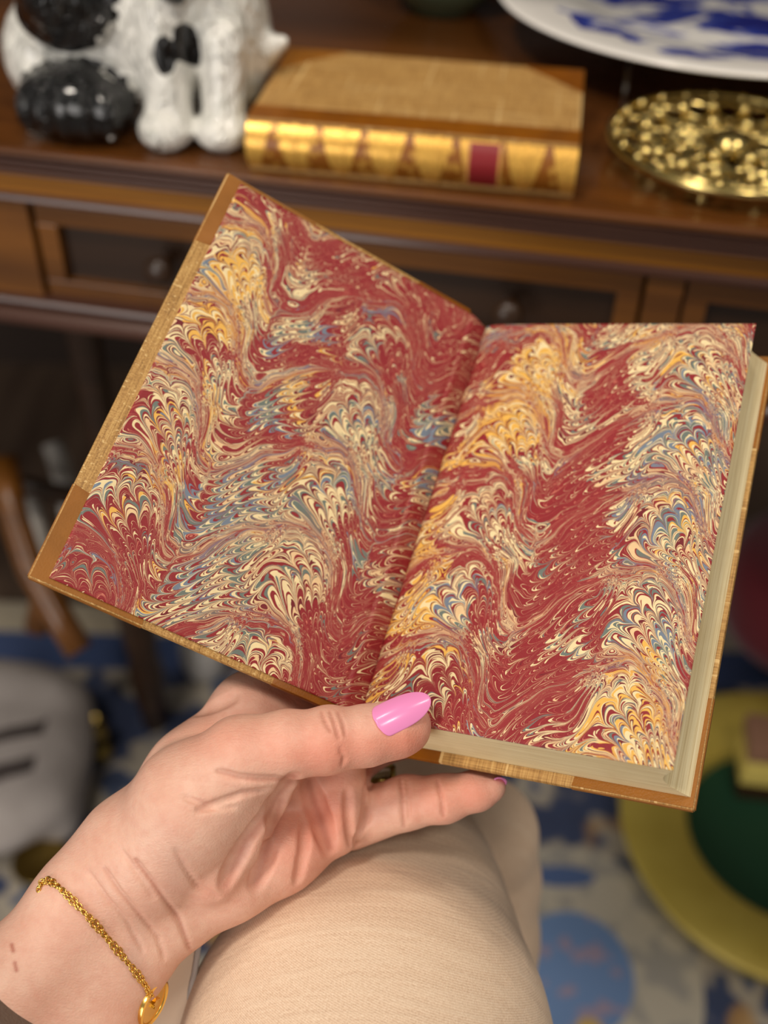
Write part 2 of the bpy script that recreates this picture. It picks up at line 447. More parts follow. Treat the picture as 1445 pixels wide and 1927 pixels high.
sheet('endpaper', lambda x, y: (x, PH / 2 - y, right_z(x)), XS_R, YS, PAPER_R, book, blobs_R, (0.42, 0.34, 0.33))
# left: pastedown on the raised board, joint fold at the spine
cd_, sd_ = math.cos(DIH), math.sin(DIH)
def left_xyz(x, y, h=0.0):
    """x is negative (mm from the joint); h = height above the board's inner face"""
    u = -x
    return (-u * cd_ + 0.94 + h * sd_, y, u * sd_ + 3.0 + h * cd_)
def left_sheet(x, y):
    u = -x
    h = 0.15 - 0.25 * math.exp(-((u - 5.0) / 0.9) ** 2)
    X, Y, Z = left_xyz(x, PH / 2 - y, h)
    if u < 4:                                   # the paper runs down over the joint
        k = (1 - u / 4.0)
        X += 0.3 * k * k; Z -= 6.0 * k ** 2.0
    return (X, Y, Z)
XS_L = np.concatenate([np.linspace(-107.8, -12, 96), np.linspace(-12, 0.0, 40)[1:]])
sheet('pastedown', left_sheet, XS_L, YS, PAPER_L, book, blobs_L, (0.43, 0.34, 0.34))

# text block: concave fore-edge, flat head and tail
def block():
    mb = MB()
    zs = np.linspace(-0.3, -23.0, 14)
    prof = []
    for z in zs:
        k = (-z) / 23.0
        prof.append((107.0 + 2.0 * k - 5.4 * math.sin(math.pi * min(1, k)) ** 1.1, z))
    # spine side: a hollow that follows the gutter
    back = [(0.5 - 3.2 * math.sin(math.pi * (i / 9)), -23.0 + 18.5 * i / 9) for i in range(10)]
    top = [(2.0, -3.6), (4.0, -1.9), (7.5, -0.8), (12, -0.42)]
    poly = prof + back + top
    mb.extrude(poly, 170.0, lambda a, b, t: (a * mm, (-85.0 + t) * mm, b * mm))
    return mb
block().build('page_block', EDGE, book, autosmooth=35)

def board(name, x0, x1, h0, h1, y0, y1, to):
    """cloth-covered board; to(x,y,h)->local mm"""
    b = MB().box(x0, x1, y0, y1, h0, h1, 0.7)
    b.v = [tuple(np.array(to(*v)) * mm) for v in b.v]
    return b.build(name, CLOTH, book, autosmooth=50)
def corner(tox, xa, ya, lx, ly, sx, sy, h0, h1):
    """triangular leather corner; sx,sy point inwards"""
    g = 0.22
    import bmesh
    bm = bmesh.new()
    A = [(xa - sx * g, ya - sy * g), (xa + sx * lx, ya - sy * g), (xa + sx * (lx - 1.0), ya + sy * 6), (xa + sx * 6, ya + sy * (ly - 1.0)), (xa - sx * g, ya + sy * ly)]
    lo = [bm.verts.new((x, y, h0 - g)) for x, y in A]; hi = [bm.verts.new((x, y, h1 + g)) for x, y in A]
    bm.faces.new(lo); bm.faces.new(hi)
    for i in range(5): bm.faces.new((lo[i], lo[(i + 1) % 5], hi[(i + 1) % 5], hi[i]))
    bmesh.ops.recalc_face_normals(bm, faces=bm.faces[:])
    bmesh.ops.bevel(bm, geom=bm.edges[:], offset=0.75, segments=3, affect='EDGES')
    bm.verts.index_update()
    b = MB().add([v.co[:] for v in bm.verts], [[v.index for v in f.verts] for f in bm.faces]); bm.free()
    b.v = [tuple(np.array(tox(*v)) * mm) for v in b.v]
    return b.build('leather_corner', TAN, book, autosmooth=60)
def quarter(tox, x0, x1, y0, y1, h0, h1):
    g = 0.2
    b = MB().box(x0, x1, y0 - g, y1 + g, h0 - g, h1 + g, 0.8)
    b.v = [tuple(np.array(tox(*v)) * mm) for v in b.v]
    return b.build('leather_quarter', TAN, book, autosmooth=50)

tr = lambda x, y, h: (x, y, h)
board('back_board', 3.0, 110.7, -25.9, -23.25, -88.7, 88.7, tr)
corner(tr, 110.7, -88.7, 40, 38, -1, 1, -25.9, -23.25)
corner(tr, 110.7, 88.7, 40, 43, -1, -1, -25.9, -23.25)
quarter(tr, 3.0, 24.7, -88.7, 88.7, -25.9, -23.25)
tl = lambda x, y, h: left_xyz(x, y, h)
board('front_board', -113.7, -5.0, -3.0, -0.55, -87.2, 87.2, tl)
corner(tl, -113.7, -87.2, 39, 35, 1, 1, -3.0, -0.55)
corner(tl, -113.7, 87.2, 39, 35, 1, -1, -3.0, -0.55)
quarter(tl, -29.4, -5.0, -87.2, 87.2, -3.0, -0.55)
# spine leather: strip from the raised board round the back to the lower board
def spine():
    p = [left_xyz(-11, 0, -3.2)[::2], left_xyz(-5, 0, -3.4)[::2], (-2.6, -4.5), (-4.4, -8.5), (-5.0, -13.0), (-4.2, -19.0), (-0.8, -24.5), (4.0, -26.3), (9, -26.2)]
    from mathutils.geometry import interpolate_bezier
    P = np.array(p); t = np.linspace(0, len(p) - 1, 49); Q = []
    for q in t:
        i = min(int(q), len(p) - 2); f = q - i
        p0, p1, p2, p3 = P[max(i - 1, 0)], P[i], P[i + 1], P[min(i + 2, len(p) - 1)]
        Q.append(0.5 * ((2 * p1) + (-p0 + p2) * f + (2 * p0 - 5 * p1 + 4 * p2 - p3) * f * f + (-p0 + 3 * p1 - 3 * p2 + p3) * f ** 3))
    Q = np.array(Q); ys = np.linspace(-87.5, 87.5, 60)
    bands = [-58, -30, 30, 58]
    V = []; Fc = []
    for y in ys: 
        for k, (a, b) in enumerate(Q): V.append((a * mm, y * mm, b * mm))
    n = len(Q)
    for j in range(len(ys) - 1):
        for k in range(n - 1): Fc.append((j * n + k, j * n + k + 1, (j + 1) * n + k + 1, (j + 1) * n + k))
    o = new_mesh('spine', V, Fc, TAN, book)
    so = o.modifiers.new('thickness', 'SOLIDIFY'); so.thickness = 0.0012; so.offset = 1
    return o
spine()
# ------------------------------------------------------------------ the reader: left hand and forearm as one surface
def cv(px, py, d): return np.array([(px - 722.5) / F * d, (py - 963.5) / F * d, d], float)   # mm, camera axes
def cv2w(P): return CAM + (np.asarray(P) * 0.001) @ RC

class SDF:
    def __init__(s, lo, hi, h):
        s.lo = np.array(lo, float); s.h = h
        s.n = np.ceil((np.array(hi) - s.lo) / h).astype(int) + 1
        s.F = np.full(s.n, 25.0, np.float32)
    def _box(s, lo, hi):
        a = np.maximum(0, np.floor((lo - s.lo) / s.h).astype(int)); b = np.minimum(s.n, np.ceil((hi - s.lo) / s.h).astype(int) + 1)
        sl = tuple(slice(x, y) for x, y in zip(a, b))
        ax = [s.lo[i] + s.h * np.arange(a[i], b[i]) for i in range(3)]
        return sl, np.stack(np.meshgrid(*ax, indexing='ij'), -1).astype(np.float32)
    def cone(s, a, b, r1, r2, k=4.0, squash=None):
        a = np.asarray(a, float); b = np.asarray(b, float); m = max(r1, r2) + k + 6
        sl, P = s._box(np.minimum(a, b) - m, np.maximum(a, b) + m)
        if 0 in P.shape[:3]: return
        ba = b - a; L = ba @ ba + 1e-9
        t = np.clip(((P - a) @ ba) / L, 0, 1)
        q = P - a - t[..., None] * ba
        d = np.sqrt((q * q).sum(-1)) - (r1 + (r2 - r1) * t)
        f = s.F[sl]
        w = np.clip(0.5 + 0.5 * (f - d) / k, 0, 1)
        s.F[sl] = f * (1 - w) + d * w - k * w * (1 - w)
    def chain(s, pts, k=3.0, k0=None):
        """pts: (px,py,depth,r)"""
        for i in range(len(pts) - 1):
            p, q = pts[i], pts[i + 1]
            s.cone(cv(*p[:3]), cv(*q[:3]), p[3], q[3], k0 if (k0 and i == 0) else k)
    def ellip(s, c, axes, rad, k=5.0):
        c = np.asarray(c, float); m = max(rad) + k + 4
        sl, P = s._box(c - m, c + m)
        q = (P - c) @ np.asarray(axes).T
        q0 = np.sqrt(((q / rad) ** 2).sum(-1)); q1 = np.sqrt(((q / (np.array(rad) ** 2)) ** 2).sum(-1))
        d = q0 * (q0 - 1) / (q1 + 1e-6)
        f = s.F[sl]; w = np.clip(0.5 + 0.5 * (f - d) / k, 0, 1)
        s.F[sl] = f * (1 - w) + d * w - k * w * (1 - w)
    def val(s, P):
        g = (np.asarray(P) - s.lo) / s.h; i = np.clip(np.floor(g).astype(int), 0, s.n - 2); f = g - i
        out = 0
        for dx in (0, 1):
            for dy in (0, 1):
                for dz in (0, 1):
                    w = (f[0] if dx else 1 - f[0]) * (f[1] if dy else 1 - f[1]) * (f[2] if dz else 1 - f[2])
                    out += w * s.F[i[0] + dx, i[1] + dy, i[2] + dz]
        return out
    def hit(s, px, py, d0=300.0, d1=440.0):
        d = d0
        while d < d1:
            P = cv(px, py, d)
            if np.all(P > s.lo) and np.all(P < s.lo + s.h * (s.n - 1)):
                v = s.val(P)
                if v < 0.05: return P
                d += max(0.15, min(v * 0.7, 3.0))
            else: d += 1.0
        return None
    def crease(s, pxs, r=0.9, sink=0.15, k=1.2):
        pts = []
        for i in range(len(pxs) - 1):
            a, b = np.array(pxs[i], float), np.array(pxs[i + 1], float)
            n = max(2, int(np.linalg.norm(b - a) / 7))
            for q in np.linspace(0, 1, n, endpoint=False): pts.append(a + (b - a) * q)
        pts.append(np.array(pxs[-1], float))
        H = [s.hit(*p) for p in pts]
        m = len(H)
        for i in range(m - 1):
            if H[i] is None or H[i + 1] is None or np.linalg.norm(H[i] - H[i + 1]) > 6: continue
            tp = min(1.0, 4.0 * min(i + 1, m - 1 - i + 0.3) / m) ** 0.7
            rr = r * (0.35 + 0.65 * tp)
            a = H[i] + np.array([0, 0, sink - rr * 0.35]); b = H[i + 1] + np.array([0, 0, sink - rr * 0.35])
            mrg = rr + k + 1.5
            sl, P = s._box(np.minimum(a, b) - mrg, np.maximum(a, b) + mrg)
            ba = b - a; t = np.clip(((P - a) @ ba) / (ba @ ba + 1e-9), 0, 1)
            q = P - a - t[..., None] * ba
            d = np.sqrt((q * q).sum(-1)) - rr
            f = s.F[sl]; g = -d
            w = np.clip(0.5 - 0.5 * (f - g) / k, 0, 1)
            s.F[sl] = f * (1 - w) + g * w + k * w * (1 - w)
    def mesh(s):
        """naive surface nets"""
        Fv = s.F; S = Fv < 0
        nx, ny, nz = Fv.shape
        cs = [Fv[dx:nx - 1 + dx, dy:ny - 1 + dy, dz:nz - 1 + dz] for dx in (0, 1) for dy in (0, 1) for dz in (0, 1)]
        ins = np.zeros(cs[0].shape, np.int8)
        for c in cs: ins += (c < 0)
        act = (ins > 0) & (ins < 8)
        I = np.argwhere(act)
        vals = np.stack([c[act] for c in cs], 1)
        off = np.array([(dx, dy, dz) for dx in (0, 1) for dy in (0, 1) for dz in (0, 1)], float)
        acc = np.zeros((len(I), 3)); cnt = np.zeros(len(I))
        for a in range(8):
            for b in range(a + 1, 8):
                if abs(off[a] - off[b]).sum() != 1: continue
                va, vb = vals[:, a], vals[:, b]
                x = (va < 0) != (vb < 0)
                t = np.where(x, va / np.where(x, va - vb, 1), 0)
                acc[x] += (off[a] + t[:, None] * (off[b] - off[a]))[x]; cnt += x
        V = s.lo + s.h * (I + acc / cnt[:, None])
        idx = np.full(act.shape, -1, np.int64); idx[act] = np.arange(len(I))
        Q = []
        for ax in range(3):
            A = np.take(S, range(S.shape[ax] - 1), ax); B = np.take(S, range(1, S.shape[ax]), ax)
            for flip, mask in ((0, A & ~B), (1, ~A & B)):
                E = np.argwhere(mask)
                o1, o2 = [(1, 2), (2, 0), (0, 1)][ax]
                ok = (E[:, o1] > 0) & (E[:, o2] > 0) & (E[:, o1] < act.shape[o1]) & (E[:, o2] < act.shape[o2]) & (E[:, ax] < act.shape[ax])
                E = E[ok]
                def g(d1, d2):
                    e = E.copy(); e[:, o1] -= d1; e[:, o2] -= d2; return idx[e[:, 0], e[:, 1], e[:, 2]]
                q = np.stack([g(0, 0), g(1, 0), g(1, 1), g(0, 1)], 1)
                if flip: q = q[:, ::-1]
                Q.append(q)
        Q = np.concatenate(Q); Q = Q[(Q >= 0).all(1)]
        return V, Q

def build_hand(h):
    s = SDF((-150, 28, 325), (48, 186, 436), h)
    # forearm and wrist: radial and ulnar sides
    s.chain([(-90, 1990, 352, 22), (24, 1876, 358, 19), (154, 1698, 366, 15), (235, 1590, 368, 15)], 8)
    s.chain([(50, 2090, 356, 22), (140, 1945, 362, 19), (232, 1800, 370, 14.5), (310, 1722, 374, 14)], 8)
    s.chain([(20, 1930, 362, 20), (190, 1740, 370, 16)], 10)
    # metacarpals: index .. little
    s.chain([(235, 1620, 374, 15), (360, 1455, 382, 13.5), (468, 1335, 389, 11.5)], 9)
    s.chain([(250, 1660, 378, 14), (420, 1510, 388, 12.5), (560, 1412, 399, 11)], 9)
    s.chain([(280, 1690, 378, 14), (470, 1570, 389, 12.5), (622, 1478, 400, 10.5)], 8)
    s.chain([(295, 1708, 376, 12.5), (500, 1612, 388, 12), (646, 1540, 398, 9.5)], 8)
    # thenar and hypothenar pads
    s.chain([(275, 1620, 366, 19), (365, 1510, 361, 18.5), (455, 1428, 357, 13.5)], 7)
    s.chain([(330, 1590, 366, 15), (440, 1500, 366, 12), (520, 1450, 366, 8.5)], 7)
    s.chain([(332, 1712, 374, 12.5), (430, 1656, 377, 13), (535, 1602, 384, 12), (630, 1548, 390, 9.0)], 6)
    s.chain([(395, 1640, 366, 11), (450, 1565, 367, 10), (500, 1492, 368, 8.5)], 3)
    # fingers behind the book
    s.chain([(468, 1335, 389, 11.5), (575, 1240, 400, 9.5), (690, 1190, 416, 8.2), (770, 1160, 424, 7)], 5)
    s.chain([(560, 1412, 400, 11), (650, 1350, 415, 9.0), (760, 1290, 422, 8.3), (840, 1265, 426, 7)], 5)
    s.chain([(622, 1478, 400, 10.5), (668, 1415, 407, 9.2), (775, 1375, 411, 8.2), (870, 1350, 408, 6.8)], 5)
    s.chain([(634, 1562, 389, 8.2), (643, 1505, 388, 8.4), (646, 1440, 391, 8.0)], 3)
    # palm web between thumb and the finger bases
    s.chain([(468, 1338, 389, 11), (590, 1352, 401, 9.2), (650, 1400, 411, 8.2)], 6)
    s.chain([(470, 1440, 372, 10), (560, 1450, 388, 9.5), (625, 1480, 394, 9)], 6)
    # little finger, out along the lower edge
    s.chain([(660, 1544, 401, 10.3), (765, 1510, 393, 9.1), (835, 1503, 388, 8.0), (900, 1487, 386, 6.6), (926, 1480, 385, 4.8)], 3)
    # thumb
    s.chain([(455, 1428, 357, 13.2), (540, 1402, 356, 10.6), (612, 1395, 356.6, 9.9), (690, 1384, 358.3, 9.3), (748, 1369, 359.9, 8.3), (772, 1362, 361.0, 6.6)], 3.5)
    s.ellip(cv(735, 1385, 360.5), np.eye(3), (11, 6.5, 6), 4)
    s.ellip(cv(620, 1388, 355), np.eye(3), (7, 9.4, 8.5), 4)
    # creases
    C = s.crease
    C([(255, 1618), (302, 1683), (336, 1728), (357, 1787)], 0.62, k=1.2)
    C([(196, 1634), (226, 1679), (264, 1724), (298, 1766), (310, 1805)], 0.36, k=1.4)
    C([(165, 1640), (200, 1690), (240, 1735), (270, 1790)], 0.2, k=1.4)
    C([(330, 1600), (352, 1640), (372, 1668), (410, 1690)], 0.3, k=1.6)
    C([(228, 1600), (262, 1650), (290, 1690)], 0.2, k=1.4)
    C([(345, 1500), (400, 1522), (440, 1520)], 0.25, k=1.6)
    C([(425, 1665), (463, 1582), (505, 1532), (524, 1494), (552, 1463)], 1.7, k=3.5)
    C([(482, 1665), (502, 1600), (518, 1557), (526, 1507), (545, 1480)], 1.3, k=4)
    C([(560, 1660), (572, 1600), (575, 1540)], 0.4, k=3.0)
    C([(622, 1600), (603, 1540), (588, 1500), (580, 1470)], 1.7, k=3.5)
    C([(692, 1450), (691, 1500), (686, 1545), (672, 1592)], 1.9, k=1.6)
    C([(662, 1590), (655, 1540), (654, 1490)], 0.4, k=2.5)
    C([(408, 1452), (450, 1464), (490, 1467), (530, 1466), (552, 1460)], 0.7, k=1.6)
    C([(372, 1526), (420, 1508), (457, 1494), (500, 1488)], 0.35, k=2.0)
    C([(604, 1340), (610, 1356), (622, 1376)], 0.42, k=0.8)
    C([(620, 1340), (628, 1358), (637, 1388)], 0.45, k=0.8)
    C([(636, 1341), (646, 1362), (650, 1384)], 0.35, k=0.8)
    C([(645, 1440), (648, 1428), (640, 1410)], 0.3, k=1.2)
    C([(752, 1464), (755, 1490), (758, 1530), (760, 1555)], 0.45, k=1.2)
    C([(766, 1466), (768, 1500), (770, 1545)], 0.3, k=1.2)
    C([(822, 1470), (830, 1500), (834, 1535)], 0.4, k=1.2)
    C([(330, 1352), (360, 1345), (400, 1330), (440, 1312)], 0.7, k=3.0)
    return s

hand = build_hand(0.55)
HV, HQ = hand.mesh()

def skin_material():
    m = NT('skin'); o = m.coord()
    tint = m.sep(m.attr('skin_tint', 'Vector'))
    n1 = m.noise(o, 60, 3, 0.6); n2 = m.noise(o, 260, 3, 0.6)
    base = m.ramp(n1, [(0.3, srgb(224, 176, 154)), (0.7, srgb(235, 194, 172))])
    base = m.mix(m.ma('MULTIPLY', m.rampf(n2, [(0.42, 0.0), (0.72, 1.0)]), 0.35), base, srgb(214, 152, 132))
    base = m.mix(tint[0], base, srgb(228, 116, 88))
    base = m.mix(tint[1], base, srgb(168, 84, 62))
    base = m.mix(tint[2], base, srgb(178, 150, 140))
    f1 = m.voro(m.mapv(o, (1500, 1500, 1500)), 1.0, 'F1')
    f2 = m.noise(m.mapv(o, (700, 2200, 1400), (0.3, 0.2, 0.8)), 1.0, 3, 0.65)
    f3 = m.noise(m.mapv(o, (120, 900, 300), (0.2, 0.4, -0.75)), 1.0, 2, 0.6, 0.4)
    h = m.ma('ADD', m.ma('ADD', m.ma('MULTIPLY', f1, 0.45), f2), m.ma('MULTIPLY', f3, 0.9))
    m.bump(h, 0.30, 0.0005)
    m.set(base, m.rampf(n2, [(0.3, 0.40), (0.7, 0.54)]), 0.0)
    m.b.inputs['Subsurface Weight'].default_value = 0.15
    m.b.inputs['Subsurface Radius'].default_value = (1.0, 0.35, 0.2)
    m.b.inputs['Subsurface Scale'].default_value = 0.004
    m.b.inputs['Specular IOR Level'].default_value = 0.4
    return m.m
SKIN = skin_material()
person = empty('person', mat4(cv2w(cv(190, 1740, 370)), (1, 0, 0), (0, 1, 0), (0, 0, 1)),
               'seated person in beige trousers holding the open book with the left hand', 'person')
PINV = person.matrix_world.inverted()
PO = np.array(person.matrix_world.translation)

def skin_tint(V):
    px = V[:, 0] / V[:, 2] * F + 722.5; py = V[:, 1] / V[:, 2] * F + 963.5
    def g(x, y, rx, ry=None): return np.exp(-((px - x) / rx) ** 2 - ((py - y) / (ry or rx)) ** 2)
    red = 0.06 + 0.45 * g(770, 1400, 60, 45) + 0.32 * g(650, 1405, 90, 50) + 0.2 * g(520, 1390, 90, 50) + 0.34 * g(560, 1590, 70, 90) + 0.36 * g(630, 1520, 45, 80) + 0.34 * g(830, 1500, 100, 50) \
        + 0.15 * g(420, 1680, 70, 40) + 0.16 * g(400, 1390, 70, 40) + 0.15 * g(560, 1430, 80, 30) + 0.2 * g(900, 1490, 40, 30)
    crease = np.zeros(len(V))
    def line(pts, w, a):
        nonlocal crease
        for (x0, y0), (x1, y1) in zip(pts[:-1], pts[1:]):
            dx, dy = x1 - x0, y1 - y0
            t = np.clip(((px - x0) * dx + (py - y0) * dy) / (dx * dx + dy * dy), 0, 1)
            d = np.hypot(px - x0 - t * dx, py - y0 - t * dy)
            crease = np.maximum(crease, a * np.exp(-(d / w) ** 2))
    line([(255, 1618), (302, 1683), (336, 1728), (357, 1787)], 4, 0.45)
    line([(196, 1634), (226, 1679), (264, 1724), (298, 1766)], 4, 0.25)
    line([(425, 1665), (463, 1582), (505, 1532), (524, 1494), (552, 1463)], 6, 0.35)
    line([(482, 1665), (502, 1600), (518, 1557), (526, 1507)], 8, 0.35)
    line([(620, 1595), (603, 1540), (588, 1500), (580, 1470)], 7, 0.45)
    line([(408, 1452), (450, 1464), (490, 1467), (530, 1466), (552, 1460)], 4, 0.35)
    line([(620, 1340), (628, 1358), (637, 1388)], 3, 0.4); line([(604, 1340), (610, 1356), (622, 1376)], 3, 0.35); line([(636, 1341), (646, 1362), (650, 1384)], 3, 0.3)
    line([(752, 1464), (755, 1490), (758, 1530), (760, 1555)], 3, 0.35); line([(822, 1470), (830, 1500), (834, 1535)], 3, 0.35)
    line([(22, 1778), (25, 1790)], 4, 0.75); line([(28, 1812), (31, 1826)], 4, 0.75)     # two small scratches on the forearm
    blue = 0.30 * g(255, 1800, 22, 50) + 0.2 * g(330, 1650, 30, 60)
    return np.clip(np.stack([red, crease, blue], 1), 0, 1)

W = cv2w(HV)
hand_ob = big_mesh('left_arm', W - PO, HQ, SKIN, person)
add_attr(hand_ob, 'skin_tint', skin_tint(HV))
sm_ = hand_ob.modifiers.new('relax', 'SMOOTH'); sm_.factor = 0.5; sm_.iterations = 2

# polished thumb nail
NAIL = NT('pink_nail_polish').set(srgb(246, 150, 206), 0.24, 0.0, Coat_Weight=0.15, Coat_Roughness=0.12, Specular_IOR_Level=0.42)
def nail(base, tip, halfw, arch, nvec, lift, name='thumb_nail', thick=0.8):
    """base, tip: camera-axes mm; nvec: outward normal"""
    base = np.array(base); tip = np.array(tip)
    t = tip - base; L = np.linalg.norm(t); t /= L
    n = np.array(nvec, float); n -= t * (n @ t); n /= np.linalg.norm(n); w = np.cross(n, t)
    nu, nv = 28, 17; V = []
    for i in range(nu):
        u = i / (nu - 1)
        wid = halfw * min(1.0, (1 - (1 - min(1, (u + 0.004) / 0.16)) ** 2) ** 0.5) * (1 - max(0, (u - 0.30) / 0.70) ** 2.8) ** 0.55 if u < 1 else 0.02
        for j in range(nv):
            v = -1 + 2 * j / (nv - 1)
            h = -arch * (v * wid / halfw) ** 2 + lift + 1.4 * math.sin(math.pi * (0.15 + 0.75 * u)) - 0.5 * u
            V.append(base + t * L * u + w * wid * v + n * h)
    V = cv2w(np.array(V)) - PO
    Fc = [(i * nv + j, i * nv + j + 1, (i + 1) * nv + j + 1, (i + 1) * nv + j) for i in range(nu - 1) for j in range(nv - 1)]
    o = new_mesh(name, V, Fc, NAIL, person)
    so = o.modifiers.new('thickness', 'SOLIDIFY'); so.thickness = thick * 0.001; so.offset = 0
    sb = o.modifiers.new('smooth', 'SUBSURF'); sb.levels = 1; sb.render_levels = 2
    return o
hb = hand.hit(706, 1362); ht = hand.hit(770, 1338)
tipp = cv(809, 1313, 356.3)
nail(hb + np.array([0.0, 0, 0.4]), tipp, 5.4, 2.5, (-0.15, -0.42, -0.9), 0.2)['label'] = 'long glossy pink thumb nail'
pk = hand.hit(925, 1472)
# ------------------------------------------------------------------ wood, metal, china
def wood(name, a, b, rough=0.32, scale=(3.5, 60, 60), dirt=0.25):
    m = NT(name); o = m.coord()
    g = m.noise(m.mapv(o, scale), 1.0, 5, 0.62, 0.6)
    g2 = m.noise(m.mapv(o, (1.2, 9, 9)), 1.0, 3, 0.6)
    col = m.ramp(g, [(0.32, a), (0.68, b)])
    col = m.mix(m.ma('MULTIPLY', m.rampf(g2, [(0.4, 0.0), (0.7, 1.0)]), dirt), col, srgb(36, 20, 10))
    m.bump(g, 0.10, 0.001)
    return m.set(col, rough, 0.0, Coat_Weight=0.25, Coat_Roughness=0.2)
W_TOP = wood('polished_oak_top', srgb(82, 46, 17), srgb(110, 64, 24), 0.22)
W_AMB = wood('golden_oak', srgb(140, 86, 16), srgb(172, 112, 28), 0.34)
W_DARK = wood('dark_stained_oak', srgb(40, 24, 12), srgb(58, 36, 18), 0.40)
W_MID = wood('brown_oak', srgb(98, 58, 18), srgb(130, 80, 26), 0.34)
W_REED = wood('dark_moulded_oak', srgb(66, 38, 28), srgb(88, 54, 40), 0.30)
BRASS = NT('polished_brass').set(srgb(206, 184, 118), 0.20, 1.0)
OLDBRASS = NT('aged_brass').set(srgb(150, 128, 70), 0.30, 1.0)
STEEL = NT('steel_wire').set(srgb(150, 145, 138), 0.3, 1.0)

# ------------------------------------------------------------------ the room
def plane_mesh(name, pts, mat, thick=None):
    return new_mesh(name, pts, [tuple(range(len(pts)))], mat, None, False)
m = NT('brown_floorboards'); o = m.coord()
fn = m.noise(m.mapv(o, (30, 2, 1)), 1.0, 4, 0.6)
FLOORM = m.set(m.ramp(fn, [(0.3, srgb(84, 66, 54)), (0.7, srgb(112, 92, 76))]), 0.5)
fl = MB().box(-2.2, 2.2, -1.6, 2.0, -0.04, 0.0).build('floor', FLOORM); fl['kind'] = 'structure'
WALLM = NT('dark_brown_wall').set(srgb(52, 38, 30), 0.7)
wl = MB().box(-2.2, 2.2, 1.50, 1.56, 0.0, 2.7).build('wall_back', WALLM); wl['kind'] = 'structure'

# oriental rug: navy field with ivory scrolls, pale blue medallion
def rug_material():
    m = NT('oriental_rug_wool'); o = m.coord(); s = m.sep(o)
    w = m.noise(o, 9, 2, 0.5, color=True)
    n = m.n.new('ShaderNodeVectorMath'); n.operation = 'MULTIPLY_ADD'
    m.l.new(w, n.inputs[0]); n.inputs[1].default_value = (0.06, 0.06, 0.06); m.l.new(o, n.inputs[2])
    v = n.outputs[0]
    scroll = m.noise(v, 17, 1.5, 0.5)
    field = m.ramp(scroll, [(0.0, srgb(34, 44, 70)), (0.46, srgb(48, 60, 92)), (0.50, srgb(150, 142, 130)), (0.60, srgb(172, 162, 146)), (0.64, srgb(70, 84, 112)), (0.8, srgb(40, 50, 80))])
    sp = m.noise(v, 11, 1, 0.5)
    field = m.mix(m.rampf(sp, [(0.64, 0.0), (0.68, 0.8)]), field, srgb(168, 128, 70))
    # medallion (rug-local metres, centred on its own motif)
    def ring(cx, cy, rx, ry):
        return m.ma('SQRT', m.ma('ADD', m.ma('POWER', m.ma('DIVIDE', m.ma('SUBTRACT', s[0], cx), rx), 2.0), m.ma('POWER', m.ma('DIVIDE', m.ma('SUBTRACT', s[1], cy), ry), 2.0)))
    d = ring(0.192, 0.505, 0.056, 0.062)
    ivory = srgb(176, 168, 152)
    field = m.mix(m.rampf(d, [(1.95, 1.0), (2.15, 0.0)]) if False else m.ma('LESS_THAN', d, 2.15), field, m.mix(m.rampf(m.noise(v, 30, 2, 0.5), [(0.50, 0.0), (0.56, 1.0)]), ivory, srgb(150, 146, 138)))
    field = m.mix(m.ma('LESS_THAN', d, 1.0), field, m.mix(m.rampf(m.noise(v, 42, 1, 0.5), [(0.60, 0.0), (0.66, 1.0)]), srgb(98, 126, 168), srgb(140, 128, 148)))
    for cx, cy, rx, ry, c_ in ((0.190, 0.605, 0.034, 0.012, srgb(70, 92, 136)), (0.148, 0.598, 0.012, 0.012, srgb(214, 168, 100)), (0.200, 0.452, 0.012, 0.010, srgb(180, 150, 80))):
        field = m.mix(m.ma('LESS_THAN', ring(cx, cy, rx, ry), 1.0), field, c_)
    # far border: ivory guard stripe and blue band
    field = m.mix(m.ma('GREATER_THAN', s[1], 0.86), field, srgb(52, 72, 116))
    field = m.mix(m.ma('GREATER_THAN', s[1], 0.915), field, srgb(176, 164, 142))
    m.bump(m.noise(o, 700, 2, 0.6), 0.5, 0.002)
    return m.set(field, 0.95, 0.0, Sheen_Weight=0.2)
rug = MB().box(-1.3, 1.0, -0.9, 0.965, 0.0005, 0.008, 0.002).build('rug', rug_material())
tag(rug, 'navy blue oriental rug with ivory scrolls and a pale blue medallion on the floor', 'rug')

# ------------------------------------------------------------------ the writing desk
DO_ = np.array([0.0051, 0.5623, 0.7614]); DYAW = -0.181
DX = np.array([math.cos(DYAW), math.sin(DYAW), 0]); DY = np.array([-DX[1], DX[0], 0]); DZ = np.array([0, 0, 1.0])
DESKM = mat4(DO_, DX, DY, DZ)
def dl(x, y, z): return DO_ + mm * (x * DX + y * DY + z * DZ)
desk = empty('writing_desk', mat4(dl(0, 250, 0) * np.array([1, 1, 0]), DX, DY, DZ), 'brown oak writing desk with reeded top edge and panelled drawers', 'desk')
DOFF = np.array([0, -250 * mm, DO_[2]])
def dpart(mb, name, mat, parent=None, smooth=False, **kw):
    """parts given in desk millimetres (x along the front, y to the back, z from the top)"""
    off = DOFF if (parent is None or parent is desk) else DOFF - np.array(parent.get('_org', (0, 0, 0)))
    mb.v = [tuple(np.array(v) * mm + off) for v in mb.v]
    return mb.build(name, mat, parent or desk, smooth, **kw)
XL, XR = -760, 640
def prof_extrude(poly, x0, x1): return MB().extrude(poly, x1 - x0, lambda a, b, t: (x0 + t, a, b))
